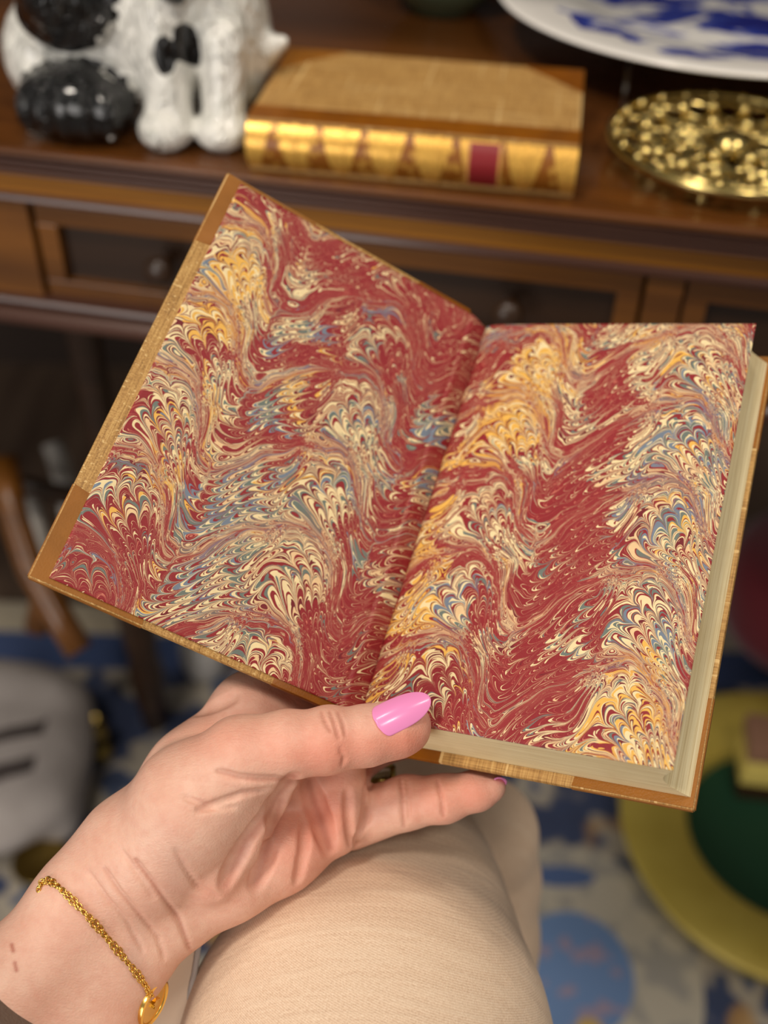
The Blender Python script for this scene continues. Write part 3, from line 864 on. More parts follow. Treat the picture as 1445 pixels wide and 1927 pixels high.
# top: flat board with a rounded nose and three reeds below
nose = [(3, 0), (0.8, -1.0), (0, -2.6), (0.6, -4.2), (2.2, -4.8)]
reeds = []
for k in range(3):
    zc = -7.0 - 4.0 * k
    reeds += [(3.2 + 0.0 - 2.4 * math.sin(math.pi * i / 6), zc + 1.9 - 3.8 * i / 6) for i in range(7)]
top_poly = nose + [(5, -4.8), (5, -5.0), (470, -5.0), (470, 0)]
dpart(prof_extrude(top_poly, XL, XR), 'desktop', W_TOP)
dpart(prof_extrude(reeds + [(9, -16.8), (30, -16.8), (30, -5.02), (5.2, -5.02)], XL, XR), 'reeded_edge', W_REED)
dpart(MB().box(XL, XR, 8, 30, -30.0, -16.9), 'frieze', W_AMB)
bead = [(12, -30.1), (6.5, -30.1), (4.6, -31.5), (4.0, -33.2), (4.6, -35), (6.5, -36.2), (12, -36.2)]
dpart(prof_extrude(bead, XL, XR), 'bead_moulding', W_REED)
for x0_, x1_ in ((XL, -228), (137, 157), (505, XR)): dpart(MB().box(x0_, x1_, 9, 34, -107, -36.3), 'stile', W_MID)
def drawer(x0, x1, knobs):
    fr = MB()
    fr.box(x0, x1, 13, 30, -52, -39, 0.8).box(x0, x1, 13, 30, -100, -90, 0.8)
    fr.box(x0, x0 + 13, 13, 30, -90, -52, 0.8).box(x1 - 13, x1, 13, 30, -90, -52, 0.8)
    d = dpart(fr, 'drawer', W_MID)
    dpart(MB().box(x0 + 12.5, x1 - 12.5, 20, 28, -90.5, -51.5), 'drawer_panel', W_DARK, d)
    for kx, kz in knobs:
        k = MB().lathe([(4.0, 0), (4.0, 5), (3.6, 8), (6.5, 11), (8.8, 15), (9.0, 19), (7.2, 22.5), (3.0, 24), (0.3, 24.3)], 28)
        k.v = [(kx + v[0], 20 - v[2], kz + v[1]) for v in k.v]
        dpart(k, 'drawer_knob', W_DARK, d, True)
drawer(-226, 135, [(-146, -68), (63, -68)])
drawer(159, 503, [(245, -68), (420, -68)])
bead2 = [(14, -100.1), (7, -100.1), (4.0, -101.4), (3.2, -103.4), (4.0, -105.4), (7, -107), (14, -107)]
dpart(prof_extrude(bead2, XL, XR), 'lower_bead', W_REED)
rail = [(9, -107.1), (3, -108.4), (0.5, -111), (0, -114), (0.6, -117.5), (3, -120), (34, -121), (34, -107.1)]
dpart(prof_extrude(rail, XL, XR), 'rail', W_REED)
dpart(MB().box(XL, XR, 34, 465, -121, -116), 'carcass_bottom', W_DARK)
dpart(MB().box(XL + 5, XR - 5, 452, 466, -116, -5.1), 'carcass_back', W_DARK)
dpart(MB().box(XL, XR, 440, 470, 0.05, 520), 'hutch_back', W_DARK)
dpart(MB().box(XL, XR, 200, 439.9, 215, 236), 'unseen_shade_shelf', W_DARK)  # unseen shelf, added to cast shade on the back of the desktop
for lx, ly in ((-292, 170), (-690, 60), (-690, 420), (600, 60), (600, 420)):
    L_ = MB().lathe([(17, -121.2), (17, -180), (21, -190), (15, -205), (13, -300), (17, -420), (21, -560), (15, -640), (19, -660), (17, -700), (14, -752.8)], 24, (lx, ly, 0))
    dpart(L_, 'leg', W_DARK, None, True)
# ------------------------------------------------------------------ things on the desk
def desk_empty(name, x, y, z, label, cat, yaw=0.0):
    c, s_ = math.cos(yaw), math.sin(yaw)
    ex = c * DX + s_ * DY; ey = -s_ * DX + c * DY
    return empty(name, mat4(dl(x, y, z), ex, ey, DZ), label, cat)
def part(mb, name, mat, parent, smooth=False, **kw):
    mb.v = [tuple(np.array(v) * mm) for v in mb.v]
    return mb.build(name, mat, parent, smooth, **kw)

# closed book, spine to the front
cb = desk_empty('closed_book', 1.5, 8.0, 0.15, 'closed tan leather book with gilt spine and red label lying on the desk', 'book', -0.135 + 0.181)
# local: x along the spine, y towards the fore-edge, z up ; origin under the spine's middle
m = NT('gilt_tooled_leather'); o = m.coord(); s3 = m.sep(o)
ax = m.ma('ABSOLUTE', m.ma('SUBTRACT', m.ma('FRACT', m.ma('ADD', m.ma('DIVIDE', s3[0], 0.0245), 0.5)), 0.5))
zz = m.ma('DIVIDE', s3[2], 0.03)
fl1 = m.voro(m.mapv(o, (1, 0.4, 1)), 210, 'F1')
orn = m.ma('LESS_THAN', fl1, 0.40)
tri = m.ma('GREATER_THAN', m.ma('ADD', m.ma('MULTIPLY', ax, 1.9), m.ma('MULTIPLY', zz, 0.62)), 0.70)
gold = m.ma('MULTIPLY', m.ma('MAXIMUM', m.ma('MULTIPLY', tri, 0.92), m.ma('MULTIPLY', orn, 0.55)), 1.0)
gold = m.ma('MULTIPLY', gold, m.rampf(m.noise(o, 420, 2, 0.6), [(0.30, 0.45), (0.55, 1.0)]))
basec = m.mix(gold, srgb(142, 82, 10), srgb(250, 196, 92))
m.set(basec, m.rampf(gold, [(0.0, 0.38), (1.0, 0.30)]), m.ma('MULTIPLY', gold, 0.55))
GILT = m.m
TITLE = NT('red_title_leather'); o = TITLE.coord(); st = TITLE.sep(o)
rule = TITLE.ma('GREATER_THAN', TITLE.ma('ABSOLUTE', TITLE.ma('SUBTRACT', st[0], 0.0399)), 0.0078)
TITLE.set(TITLE.mix(rule, srgb(140, 30, 36), srgb(214, 160, 80)), 0.35)
BL_, BW_, BT_ = 177.0, 110.0, 29.4
part(MB().box(-BL_ / 2, BL_ / 2, 3, BW_, 0, 2.6, 0.7), 'back_cover', CLOTH, cb)
part(MB().box(-BL_ / 2, BL_ / 2, 3, BW_, BT_ - 2.6, BT_, 0.7), 'front_cover', CLOTH, cb)
part(MB().box(-BL_ / 2 + 3, BL_ / 2 - 3, 5, BW_ - 4, 2.7, BT_ - 2.7), 'page_block', EDGE, cb)
arc = [(6.0 - 9.5 * math.sin(math.pi * (i / 20)) ** 0.8, 0.2 + (BT_ - 0.4) * i / 20) for i in range(21)]
arc_in = [(y + 1.6, z) for y, z in arc[::-1]]
sp = part(MB().extrude(arc + arc_in, BL_, lambda a, b, t: (-BL_ / 2 + t, a, b)), 'spine', GILT, cb, autosmooth=40)
for bx in (-62, -36, -10, 16, 62):
    bnd = MB().extrude([(y - 0.9, z) for y, z in arc] + [(y + 0.8, z) for y, z in arc[::-1]], 2.4, lambda a, b, t: (bx - 1.2 + t, a, b))
    bnd.v = [tuple(np.array(v) * mm) for v in bnd.v]
    bnd.build('raised_band', GILT, sp)
tl_ = MB().extrude([(y - 0.5, z) for y, z in arc[2:-2]] + [(y + 0.6, z) for y, z in arc[-3:1:-1]], 18.5, lambda a, b, t: (30.6 + t, a, b))
tl_.v = [tuple(np.array(v) * mm) for v in tl_.v]
tl_.build('title_label', TITLE.m, sp)['label'] = 'red title label with gilt rules'
part(MB().box(-BL_ / 2 - 0.15, BL_ / 2 + 0.15, 3.5, 21, BT_ - 2.5, BT_ + 0.25, 0.2), 'leather_quarter', TAN, cb)
for sx in (-1, 1):
    V = []
    xa = sx * (BL_ / 2 + 0.2); ya = BW_ + 0.2
    A = [(xa, ya), (xa - sx * 36, ya), (xa, ya - 36)]
    mbx = MB().add([(x, y, BT_ - 2.7) for x, y in A] + [(x, y, BT_ + 0.22) for x, y in A], [(0, 1, 2), (3, 5, 4), (0, 3, 4, 1), (1, 4, 5, 2), (2, 5, 3, 0)])
    part(mbx, 'leather_corner', TAN, cb)

# porcelain spaniel
def build_dog():
    s = SDF((-75, -62, -2), (90, 62, 222), 2.0)
    I3 = np.eye(3)
    def cap(a, b, r1, r2, k=6): s.cone(a, b, r1, r2, k)
    # local axes: x along the desk, y to the back, z up ; origin at the desk under the chest
    s.ellip((3, 12, 72), I3, (66, 42, 80), 10)
    s.ellip((-52, 6, 34), I3, (28, 36, 34), 10)          # left haunch
    s.ellip((54, 16, 46), I3, (21, 32, 42), 10)          # right haunch
    cap((70, 16, 40), (84, 12, 48), 10, 4, 8)            # tail tip
    cap((27, -20, 70), (28, -28, 14), 15, 13, 6); s.ellip((28, -34, 11), I3, (16, 17, 12), 4)
    cap((58, -14, 56), (58, -22, 14), 13, 12, 6); s.ellip((58, -27, 10), I3, (15, 16, 11), 4)
    s.ellip((-26, -30, 20), I3, (34, 24, 21), 3)         # crossed hind foot
    for k in range(5):
        s.ellip((-50 + 12 * k, -46 + 2.2 * abs(k - 2), 17), I3, (7, 9, 14), 3)
    cap((0, -6, 120), (0, -10, 160), 36, 30, 12)
    s.ellip((0, -14, 172), I3, (41, 38, 38), 8); s.ellip((2, -46, 162), I3, (19, 22, 16), 8)
    cap((-34, -10, 176), (-30, -32, 96), 13, 19, 5); cap((-30, -32, 100), (-26, -33, 78), 21, 20, 4); s.ellip((-24, -34, 67), I3, (27, 10, 19), 4)
    cap((36, -10, 176), (38, -28, 110), 13, 17, 5); cap((38, -28, 110), (40, -30, 88), 17, 11, 4)
    # combed hair grooves on chest and haunch
    for q in range(7):
        x = -6 + 9 * q
        a = np.array((x, -34.0 + 0.02 * (x - 10) ** 2, 105.0)); b = np.array((x + 5, -30.0 + 0.02 * (x - 10) ** 2, 55.0))
    return s
dg = build_dog(); DV, DQ = dg.mesh()
DV[:, 2] = np.maximum(DV[:, 2], 0.0)
PORC = NT('glazed_porcelain'); po = PORC.coord()
bl = PORC.attr('black_glaze', 'Fac')
curl = PORC.noise(PORC.mapv(po, (95, 95, 38), (0.0, 0.5, 0.0)), 1.0, 2, 0.5, 1.8)
edge = PORC.noise(po, 90, 2, 0.5)
blk = PORC.ma('GREATER_THAN', PORC.ma('ADD', bl, PORC.ma('MULTIPLY', PORC.ma('SUBTRACT', edge, 0.5), 0.7)), 0.5)
pc = PORC.mix(PORC.rampf(curl, [(0.50, 0.0), (0.75, 0.5)]), srgb(246, 244, 236), srgb(216, 218, 208))
PORC.bump(curl, 0.9, 0.009)
PORC.set(PORC.mix(blk, pc, srgb(10, 10, 10)), 0.10, 0.0, Coat_Weight=0.7, Coat_Roughness=0.04)
dog = desk_empty('dog_figurine', -168, 58, 0.2, 'white glazed porcelain spaniel figurine with black ears and foot sitting on the desk', 'figurine')
db = big_mesh('body', DV * mm, DQ, PORC.m, dog)
def soft(v, r): return np.clip(1.2 - v * r, 0, 1)
X_, Y_, Z_ = DV.T
d1 = np.sqrt(((X_ + 26) / 38) ** 2 + ((Y_ + 36) / 32) ** 2 + ((Z_ - 20) / 23) ** 2)
d2 = np.sqrt(((X_ + 25) / 31) ** 2 + ((Z_ - 80) / 31) ** 2) + np.where(Y_ > -18, 9, 0)
d3 = np.minimum(np.sqrt(((X_ - 32) / 6) ** 2 + ((Z_ - 52) / 10) ** 2), np.sqrt(((X_ - 43 + 0.2 * (Z_ - 52)) / 5.5) ** 2 + ((Z_ - 54) / 12) ** 2)) + np.where(Y_ > -15, 9, 0)
d4 = np.sqrt(((X_ - 39) / 18) ** 2 + ((Z_ - 112) / 34) ** 2) + np.where(Y_ > -10, 9, 0)
d5 = np.sqrt(((X_ + 32) / 22) ** 2 + ((Z_ - 128) / 48) ** 2) + np.where(Y_ > -8, 9, 0)
dmin = np.minimum.reduce([d1, d2, d3, d4, d5])
a_ = db.data.attributes.new('black_glaze', 'FLOAT', 'POINT'); a_.data.foreach_set('value', np.clip(1.5 - dmin, 0, 1).astype(np.float32))

# blue and white platter on a low wire stand
pl = desk_empty('platter', 172, 262, 26.0, 'white china platter with cobalt blue landscape decoration raised above the brass trivet', 'platter')
CH = NT('blue_white_china'); o = CH.coord(); sc_ = CH.sep(o)
rr = CH.ma('SQRT', CH.ma('ADD', CH.ma('POWER', CH.ma('DIVIDE', sc_[0], 0.156), 2.0), CH.ma('POWER', CH.ma('DIVIDE', sc_[1], 0.145), 2.0)))
w_ = CH.noise(CH.mapv(o, (14, 26, 10)), 1.0, 3, 0.6, 0.6)
blue = CH.ramp(w_, [(0.45, srgb(244, 242, 238)), (0.49, srgb(50, 74, 176)), (0.60, srgb(14, 28, 136)), (0.78, srgb(40, 62, 160))])
inner = CH.ma('LESS_THAN', CH.ma('ADD', rr, CH.ma('MULTIPLY', CH.ma('SUBTRACT', CH.noise(o, 20, 2, 0.5), 0.5), 0.35)), 0.80)
CH.set(CH.mix(inner, srgb(248, 244, 238), blue), 0.10, 0.0, Coat_Weight=0.5, Coat_Roughness=0.05)
prof = [(0.1, 0.0), (84, 0.0), (92, 0.5), (100, 3), (112, 6.0), (140, 7.6), (154, 9.0), (156.5, 10.2), (156.5, 11.4), (154, 11.8), (140, 10.4), (112, 9.0), (98, 6.2), (88, 3.6), (78, 3.0), (0.1, 3.0)]
part(MB().lathe(prof, 96, (0, 0, 0), 1.0, 0.926), 'plate_body', CH.m, pl, True)
st_ = desk_empty('platter_stand', 172, 262, 0.2, 'thin grey metal wire stand holding up the blue and white platter', 'stand')
part(MB().tube([(78 * math.cos(a), 117 * math.sin(a) * 0.9, 24.0) for a in np.linspace(0, 2 * math.pi, 49)[:-1]], 1.6, 8, True), 'ring', STEEL, st_, True)
for lx, ly in ((-61, -116), (61, -116), (-61, 110), (61, 110)):
    part(MB().tube([(lx * 0.98, ly * 0.62, 24), (lx, ly * 0.8, 22.5), (lx, ly * 0.97, 14), (lx, ly, 1.4)], 1.5, 8), 'leg', STEEL, st_, True)

# pierced brass trivet
tv = desk_empty('brass_trivet', 172, 80, 0.2, 'round ornate pierced brass trivet on small feet at the right of the desk', 'trivet')
mb = MB()
for R_, r_ in ((67, 2.6), (60, 1.8), (34, 2.0), (15, 2.4)):
    mb2 = MB().tube([(R_ * math.cos(a), R_ * math.sin(a), 13.0 - (2.0 if R_ < 50 else 0)) for a in np.linspace(0, 2 * math.pi, 73)[:-1]], r_, 10, True)
    mb.add(mb2.v, mb2.f)
part(mb, 'rings', BRASS, tv, True)
mb = MB()
for k in range(16):
    a = 2 * math.pi * k / 16
    c_, s_ = math.cos(a), math.sin(a)
    for sg in (-1, 1):
        pts = []
        for q in np.linspace(0, 1, 16):
            r = 16 + 44 * q; t = sg * 7.5 * math.sin(q * math.pi * 2.2) * (0.4 + q)
            pts.append((r * c_ - t * s_, r * s_ + t * c_, 11.4 + 1.4 * math.sin(q * 9)))
        m2 = MB().tube(pts, [2.3] * 16, 8); mb.add(m2.v, m2.f)
part(mb, 'scrollwork', BRASS, tv, True)
mb = MB()
for R_, n_, rb in ((48, 16, 5.0), (25, 8, 5.0), (64, 24, 3.4)):
    for k in range(n_):
        a = 2 * math.pi * (k + 0.5) / n_
        m2 = MB().lathe([(0.2, 4.0), (rb * 0.5, 3.6), (rb * 0.85, 2.2), (rb, 0), (rb * 0.8, -1.6), (0.2, -2.0)], 14, (R_ * math.cos(a), R_ * math.sin(a), 13.5)); mb.add(m2.v, m2.f)
m2 = MB().lathe([(0.2, 7), (6, 6), (11, 3), (14, -1), (0.2, -2)], 24, (0, 0, 12)); mb.add(m2.v, m2.f)
part(mb, 'bosses', BRASS, tv, True)
for a in (4.45, 0.4, 2.4):
    part(MB().lathe([(3.2, 0), (3.6, 2), (2.2, 5), (3.0, 9), (3.6, 11.5), (0.3, 12)], 14, (56 * math.cos(a), 56 * math.sin(a), 0)), 'foot', BRASS, tv, True)

# green bowl at the back
gb = desk_empty('green_bowl', -28, 306, 0.2, 'grey green glazed bowl standing at the back of the desk', 'bowl')
GRN = NT('celadon_glaze').set(srgb(92, 108, 84), 0.25, 0.0, Coat_Weight=0.4)
part(MB().lathe([(24, 0), (25, 3), (30, 7), (40, 18), (47, 34), (50, 52), (47.5, 52), (44, 34), (36, 19), (24, 9), (0.2, 7)], 48), 'bowl_body', GRN, gb, True)

# ------------------------------------------------------------------ things on the floor
def floor_empty(name, x, y, z, label, cat, yaw=0.0):
    c, s_ = math.cos(yaw), math.sin(yaw)
    return empty(name, mat4((x, y, z), (c, s_, 0), (-s_, c, 0), (0, 0, 1)), label, cat)
RZ = 0.0085
# round tray: wide gilt rim, green well
ty = floor_empty('round_tray', 0.422, 0.643, RZ, 'round tray with wide gold rim and dark green centre on the rug', 'tray')
GOLDP = NT('gilt_paint'); o = GOLDP.coord()
GOLDP.set(GOLDP.ramp(GOLDP.noise(o, 12, 3, 0.6), [(0.3, srgb(172, 150, 62)), (0.7, srgb(194, 172, 82))]), 0.42, 0.15)
GREEN = NT('green_baize'); GREEN.set(srgb(12, 62, 36), 0.75)
part(MB().lathe([(150, 0), (156, 6), (166, 30), (173, 40), (173, 43), (170, 44.5), (110, 39.5), (105, 37.5), (103, 33), (103, 14), (100, 4), (98, 0)], 96), 'rim', GOLDP.m, ty, True)
part(MB().lathe([(0.2, 16), (60, 16), (103.4, 19), (103.4, 10), (0.2, 8)], 72), 'well', GREEN.m, ty)
# small brass lidded box in the tray
bx = floor_empty('brass_box', 0.412, 0.706, RZ + 0.0185, 'small cream and gold box with brown lid standing in the green tray', 'box', -0.12)
part(MB().box(-32, 50, -20, 24, 26.2, 66, 2.5), 'box_body', NT('cream_gilt').set(srgb(226, 204, 110), 0.4, 0.1), bx, autosmooth=40)
part(MB().box(-30, 48, -18, 22, 0, 26, 1.5), 'box_base', W_DARK, bx, autosmooth=40)
part(MB().box(-34, 52, -22, 26, 66.2, 88, 3.0), 'box_lid', NT('rosewood').set(srgb(140, 104, 84), 0.4), bx, autosmooth=40)
part(MB().lathe([(7, 0), (8, 4), (5, 9), (0.2, 11)], 20, (10, -23, 44)), 'clasp', BRASS, bx, True)
# crimson pouf
pf = floor_empty('crimson_pouf', 0.525, 0.945, RZ, 'dark crimson upholstered pouf on the floor behind the tray', 'pouf')
CRIM = NT('crimson_velvet').set(srgb(112, 22, 34), 0.8, 0.0, Sheen_Weight=0.3)
part(MB().lathe([(88, 12), (104, 22), (112, 50), (113, 90), (108, 118), (94, 130), (50, 136), (0.2, 137)], 64), 'cushion', CRIM, pf, True)
part(MB().lathe([(80, 0), (86, 0), (90, 6), (90, 12.2), (0.2, 12.2)], 48), 'base', W_DARK, pf)

# pale grey bundle with dark stripes
def build_bundle():
    s = SDF((-115, -150, -2), (115, 150, 120), 2.5)
    I3 = np.eye(3)
    s.ellip((0, 0, 46), I3, (88, 118, 46), 10)
    s.cone((-30, 70, 50), (34, 60, 46), 44, 40, 14); s.cone((-40, -60, 40), (50, -50, 36), 38, 34, 14)
    s.cone((60, 20, 22), (66, -60, 20), 22, 20, 10)
    return s
bu = build_bundle(); UV_, UQ = bu.mesh()
FAB = NT('grey_felt'); o = FAB.coord(); sb = FAB.sep(o)
dia = FAB.ma('ADD', FAB.ma('ADD', sb[1], FAB.ma('MULTIPLY', sb[0], -0.55)), FAB.ma('MULTIPLY', FAB.noise(o, 14, 2, 0.5), 0.02))
s1 = FAB.ma('LESS_THAN', FAB.ma('ABSOLUTE', FAB.ma('SUBTRACT', dia, -0.005)), 0.009)
s2 = FAB.ma('LESS_THAN', FAB.ma('ABSOLUTE', FAB.ma('SUBTRACT', dia, -0.050)), 0.009)
xm = FAB.ma('LESS_THAN', sb[0], 0.045)
FAB.set(FAB.mix(FAB.ma('MULTIPLY', FAB.ma('MAXIMUM', s1, s2), xm), FAB.ramp(FAB.noise(o, 9, 3, 0.6), [(0.3, srgb(146, 138, 134)), (0.7, srgb(176, 168, 164))]), srgb(66, 58, 56)), 0.9)
FAB.bump(FAB.noise(o, 40, 3, 0.6), 0.4, 0.004)
bo = floor_empty('fabric_bundle', -0.388, 0.700, RZ, 'pale grey soft bundle with two dark stripes lying on the rug at left', 'bundle')
UV_[:, 2] = np.maximum(UV_[:, 2], 0.0)
big_mesh('fabric', UV_ * mm, UQ, FAB.m, bo)
# brass candlestick near the desk leg
cs = floor_empty('brass_candlestick', -0.305, 0.742, RZ, 'small brass candlestick standing on the rug beside the dark desk leg', 'candlestick')
part(MB().lathe([(15, 0), (16, 3), (11, 7), (7, 12), (9, 18), (12, 26), (13, 36), (11, 44), (7, 48), (9, 52), (8.4, 52), (6, 47), (0.2, 46)], 32), 'stick', OLDBRASS, cs, True)
cs2 = floor_empty('brass_dish', -0.335, 0.600, RZ, 'small shallow brass dish on the rug at the left edge', 'dish')
part(MB().lathe([(14, 0), (18, 2), (27, 9), (28, 10.5), (26, 10.5), (17, 4.5), (0.2, 4)], 40), 'dish_body', OLDBRASS, cs2, True)
# wooden chair tucked under the desk: curved brown legs, grey spindles
chm = floor_empty('tucked_chair', -0.30, 0.98, 0.0, 'brown wooden chair with grey spindles tucked in the dark under the desk', 'chair')
CHO = np.array([-0.30, 0.98, 0.0])
def rel(P): return [tuple((np.array(p) - CHO)) for p in P]
def tube_part(pts, rad, name, mat): MB().tube(rel(pts), rad, 14).build(name, mat, chm, True)
GREYP = NT('grey_paint').set(srgb(190, 184, 176), 0.5)
tube_part([pt(8, 860, 1.0), pt(22, 960, 1.0), pt(58, 1070, 1.0), pt(110, 1160, 1.0), pt(150, 1225, 1.0)], 0.013, 'leg', W_MID)
tube_part([pt(128, 985, 1.08), pt(112, 1050, 1.08), pt(86, 1120, 1.08), pt(70, 1180, 1.10)], 0.013, 'leg', W_MID)
tube_part([pt(100, 835, 1.1), pt(112, 870, 1.1), pt(128, 925, 1.1), pt(140, 1000, 1.1)], 0.011, 'spindle', GREYP)
tube_part([pt(50, 930, 1.12), pt(60, 980, 1.12), pt(74, 1050, 1.12), pt(90, 1120, 1.12)], 0.013, 'spindle', GREYP)
tube_part([pt(-160, 900, 1.05), pt(0, 905, 1.05), pt(140, 935, 1.05)], 0.010, 'stretcher', W_DARK)
# white jar behind the hand
wj = floor_empty('white_jar', -0.205, 0.862, RZ, 'small pale grey ceramic jar on the rug behind the wrist', 'jar')
part(MB().lathe([(20, 0), (23, 3), (28, 20), (28, 44), (22, 58), (16, 62), (17, 68), (15.5, 68), (14, 62), (0.2, 60)], 36), 'jar_body', NT('pale_ceramic').set(srgb(176, 172, 168), 0.3), wj, True)
# ------------------------------------------------------------------ the reader's clothes and bracelet
def trouser_material():
    m = NT('beige_twill'); o = m.coord('UV') if False else m.coord()
    tw = m.n.new('ShaderNodeTexWave'); tw.wave_type = 'BANDS'; tw.bands_direction = 'DIAGONAL'
    m.l.new(m.mapv(o, (1, 1, 1), (0.3, 0.5, 0.2)), tw.inputs['Vector']); tw.inputs['Scale'].default_value = 620; tw.inputs['Distortion'].default_value = 1.0
    tw.inputs['Detail'].default_value = 2.0; tw.inputs['Detail Scale'].default_value = 3.0
    n1 = m.noise(m.mapv(o, (40, 120, 120), (0.2, 0.1, 0.5)), 1.0, 4, 0.6)
    n2 = m.noise(o, 1500, 2, 0.6)
    cr = m.noise(m.mapv(o, (22, 190, 60), (0.0, 0.0, 0.35)), 1.0, 3, 0.55, 0.8)
    f = m.ma('ADD', m.ma('MULTIPLY', tw.outputs['Fac'], 0.22), m.ma('MULTIPLY', n2, 0.78))
    col = m.ramp(f, [(0.25, srgb(206, 176, 148)), (0.5, srgb(225, 197, 169)), (0.75, srgb(238, 215, 190))])
    col = m.mix(m.rampf(cr, [(0.5, 0.0), (0.72, 0.35)]), col, srgb(234, 212, 186))
    b1 = m.ma('ADD', m.ma('MULTIPLY', f, 0.25), m.ma('ADD', m.ma('MULTIPLY', cr, 1.1), m.ma('MULTIPLY', n1, 0.8)))
    m.bump(b1, 0.45, 0.0012)
    return m.set(col, 0.85, 0.0, Sheen_Weight=0.15)
TROU = trouser_material()
def build_trousers():
    s = SDF((-120, 100, 330), (110, 330, 580), 2.0)
    s.chain([(668, 2300, 360, 70), (694, 1960, 402, 64), (738, 1722, 449, 46)], 14)
    s.chain([(738, 1722, 449, 46), (772, 1640, 474, 29)], 16)
    # lower leg and the other leg beyond
    s.chain([(772, 1640, 476, 29), (790, 1800, 540, 32), (800, 2000, 560, 34)], 16)
    s.chain([(800, 1470, 500, 24), (905, 1570, 535, 26), (925, 1655, 550, 23), (905, 1760, 560, 28), (890, 2000, 560, 30)], 8)
    return s
tr_s = build_trousers(); TV, TQ = tr_s.mesh()
tro = big_mesh('trousers', cv2w(TV) - PO, TQ, TROU, person)
sm_ = tro.modifiers.new('relax', 'SMOOTH'); sm_.factor = 0.5; sm_.iterations = 14
tro['label'] = 'beige cotton twill trousers'

# sleeve cuff at the very corner
CUFF = NT('taupe_knit'); o = CUFF.coord()
CUFF.bump(CUFF.noise(CUFF.mapv(o, (900, 900, 900)), 1.0, 2, 0.6), 0.5, 0.001)
CUFF.set(srgb(112, 96, 84), 0.9)
def sleeve():
    s = SDF((-230, 120, 300), (-60, 330, 430), 1.5)
    s.chain([(60, 1880, 357, 31.5), (-110, 2090, 354, 35), (-240, 2240, 350, 39)], 4)
    ax = [s.lo[i] + s.h * np.arange(s.n[i]) for i in range(3)]
    P = np.stack(np.meshgrid(*ax, indexing='ij'), -1)
    nrm = np.array([0.64, -0.765, 0.07]); nrm /= np.linalg.norm(nrm)
    s.F = np.maximum(s.F, ((P - cv(40, 1890, 345)) @ nrm).astype(np.float32))
    return s
SV, SQ = sleeve().mesh()
big_mesh('sleeve', cv2w(SV) - PO, SQ, CUFF.m, person)['label'] = 'taupe knitted sleeve cuff'
# hem of a cream shirt hanging between wrist and knee
CRM = NT('cream_cotton'); CRM.set(srgb(232, 212, 190), 0.85)
hp = [(296, 1800), (374, 1775), (366, 1830), (352, 1890), (330, 1960), (310, 2060), (250, 2060), (262, 1930)]
Vh = [cv2w(cv(x, y, 391 + 2 * math.sin(i))) - PO for i, (x, y) in enumerate(hp)]
hem = new_mesh('shirt_hem', Vh, [tuple(range(len(hp)))], CRM.m, person, False)
so = hem.modifiers.new('thickness', 'SOLIDIFY'); so.thickness = 0.0016
hem['label'] = 'cream shirt hem with pale edge'
ed = MB().tube([cv2w(cv(x, y, d)) - PO for x, y, d in ((374, 1775, 391), (366, 1830, 391), (352, 1890, 391), (330, 1960, 391), (310, 2060, 391))], 0.0011, 8).build('hem_binding', NT('grey_binding').set(srgb(190, 184, 180), 0.8), hem, True)
# zip pull on the thigh pocket
zm = MB()
zb = cv2w(cv(712, 1452, 428)) - PO
for k in range(8):
    q = cv2w(cv(697 + 5.2 * k, 1462 - 0.5 * k, 431)) - PO
    zm.box(q[0] - 0.0004, q[0] + 0.0004, q[1] - 0.0012, q[1] + 0.0012, q[2] - 0.0012, q[2] + 0.0012)
for a, b in (((690, 1440), (738, 1440)), ((738, 1440), (740, 1470)), ((690, 1470), (740, 1468)), ((700, 1428), (722, 1436))):
    t2 = MB().tube([cv2w(cv(*a, 428)) - PO, cv2w(cv(*b, 428)) - PO], 0.0012, 8); zm.add(t2.v, t2.f)
zp = zm.build('zip', OLDBRASS, tro, True)
# other nail just showing at the little finger's tip
LN = [cv(934, 1474, 382.5), cv(952, 1470, 381.5)]
nail(LN[0], LN[1], 3.2, 1.4, (0.25, -0.8, 0.55), 0.3, 'little_finger_nail', 0.6)

# fine gold bracelet: two twisted chains with a round charm
path_px = [(74, 1672), (78, 1659), (92, 1654), (112, 1668), (135, 1690), (160, 1716), (185, 1743), (210, 1772), (235, 1802), (258, 1830), (274, 1852), (284, 1872)]
GOLD = NT('gold_chain').set(srgb(248, 206, 112), 0.22, 1.0)
def smooth_path(P, n):
    P = np.array(P, float); d = np.r_[0, np.cumsum(np.linalg.norm(np.diff(P, axis=0), axis=1))]
    q = np.linspace(0, d[-1], n)
    return np.stack([np.interp(q, d, P[:, k]) for k in range(P.shape[1])], 1)
px_s = smooth_path(path_px, 64)
front = []
for x, y in px_s:
    h_ = hand.hit(x, y)
    if h_ is None:
        h_ = hand.hit(x + 8, y + 4); h_ = cv(x, y, (h_[2] if h_ is not None else 362) + 2)
    front.append(h_ + np.array([0, 0, -0.75]))
front = np.array(front)
for _ in range(3): front[1:-1, 2] = (front[:-2, 2] + front[1:-1, 2] * 2 + front[2:, 2]) / 4
def hit_back(px, py):
    d = 440.0
    while d > 330:
        P = cv(px, py, d)
        if np.all(P > hand.lo) and np.all(P < hand.lo + hand.h * (hand.n - 1)):
            v = hand.val(P)
            if v < 0.1: return P
            d -= max(0.2, min(v * 0.7, 3))
        else: d -= 1
    return None
back = []
for x, y in smooth_path([(286, 1866), (240, 1815), (180, 1750), (120, 1695), (84, 1668)], 40):
    b_ = hit_back(x, y)
    if b_ is not None: back.append(b_ + np.array([0, 0, 0.8]))
loop = np.array(list(front) + back)
loop = smooth_path(np.vstack([loop, loop[:1]]), 160)[:-1]
LW = cv2w(loop)
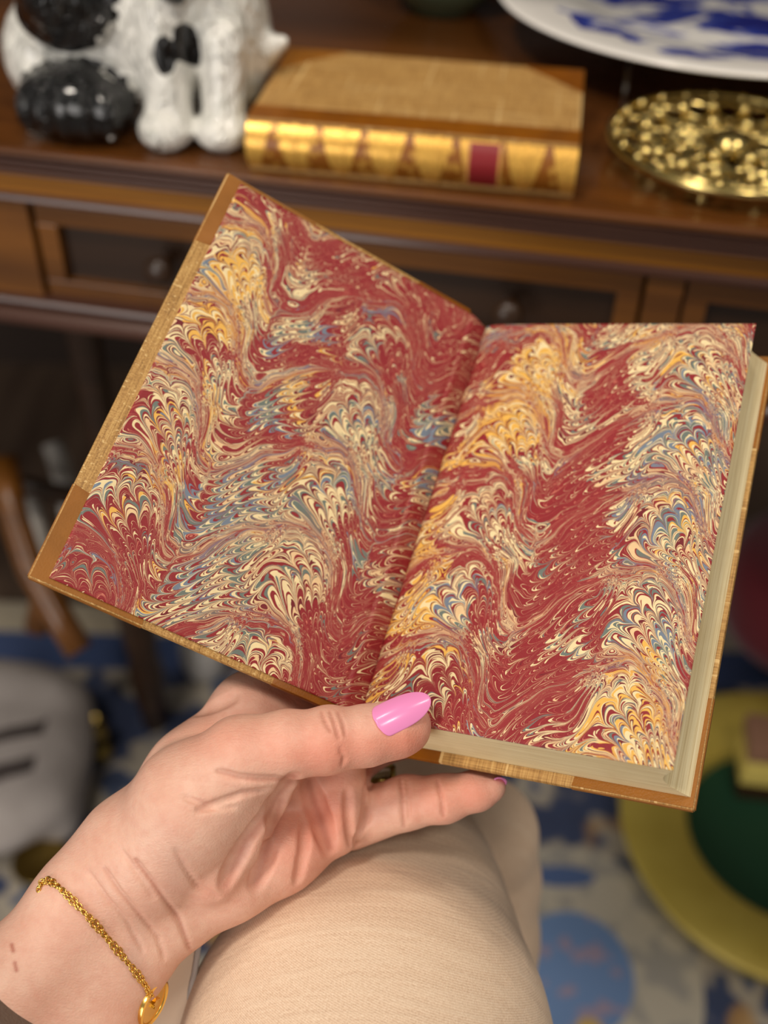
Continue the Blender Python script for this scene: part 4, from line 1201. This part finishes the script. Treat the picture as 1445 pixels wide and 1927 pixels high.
br = empty('bracelet', mat4(LW[0], (1, 0, 0), (0, 1, 0), (0, 0, 1)), 'fine gold chain bracelet with a round charm around the wrist', 'bracelet')
BO_ = LW[0]
def chain_strand(phase):
    mb = MB(); n = 130; idx = np.linspace(0, len(LW), n, endpoint=False)
    def at_(i):
        i = i % len(LW); a = int(i); f = i - a; return LW[a] * (1 - f) + LW[(a + 1) % len(LW)] * f
    for k, i in enumerate(idx):
        p = at_(i); t = at_(i + 0.6) - at_(i - 0.6 + len(LW)); t /= np.linalg.norm(t) + 1e-12
        view = CAM - p; view /= np.linalg.norm(view)
        w = np.cross(t, view); w /= np.linalg.norm(w); u = np.cross(w, t)
        a = phase + k * 0.35
        p = p + (math.sin(a) * w + 0.25 * math.cos(a) * u) * 0.00062
        rot = (math.pi / 2 if k % 2 else 0.25) + 0.3 * math.sin(k * 1.7)
        e1 = t; e2 = math.cos(rot) * w + math.sin(rot) * u
        pts = []
        for q in range(12):
            th_ = 2 * math.pi * q / 12
            cx = abs(math.cos(th_)) ** 0.7 * (1 if math.cos(th_) >= 0 else -1)
            pts.append(p + e1 * 0.00104 * cx + e2 * 0.00062 * math.sin(th_))
        m2 = MB().tube([tuple(q_ - BO_) for q_ in pts], 0.00021, 6, True); mb.add(m2.v, m2.f)
    return mb
chn = chain_strand(0.0); c2 = chain_strand(math.pi)
chn.build('chain', GOLD, br, True); c2.build('chain', GOLD, br, True)
# charm: a thin round coin case seen almost edge-on
cc_ = cv2w(cv(287, 1887, 364.5)); 
axis = cv2w(cv(287, 1887, 364.5) + np.array([0.91, 0.25, -0.34])) - cc_; axis /= np.linalg.norm(axis)
upv = cv2w(cv(287, 1887, 364.5) + np.array([0.30, -0.95, 0.1])) - cc_; upv -= axis * (axis @ upv); upv /= np.linalg.norm(upv)
CM = mat4(cc_ - BO_, upv, np.cross(axis, upv), axis)
def charm_part(prof, name, parent):
    mb = MB().lathe(prof, 40); mb.v = [tuple(CM @ (Vector(v) * 0.00108)) for v in mb.v]
    return mb.build(name, GOLD, parent, False, autosmooth=35)
ch = charm_part([(0.1, -1.0), (6.6, -1.0), (7.2, -0.7), (7.4, 0), (7.2, 0.9), (6.6, 1.2), (6.1, 0.9), (5.9, 0.5), (0.1, 0.5)], 'charm', br)
stv = []
for k in range(16):
    a = 2 * math.pi * k / 16; r = 1.9 if k % 2 == 0 else 0.8
    stv.append((r * math.cos(a), r * math.sin(a)))
smb = MB().extrude(stv, 0.9, lambda a, b, t: (a + 0.4, b, 0.4 + t)); smb.v = [tuple(CM @ (Vector(v) * 0.00108)) for v in smb.v]
smb.build('star', GOLD, ch)
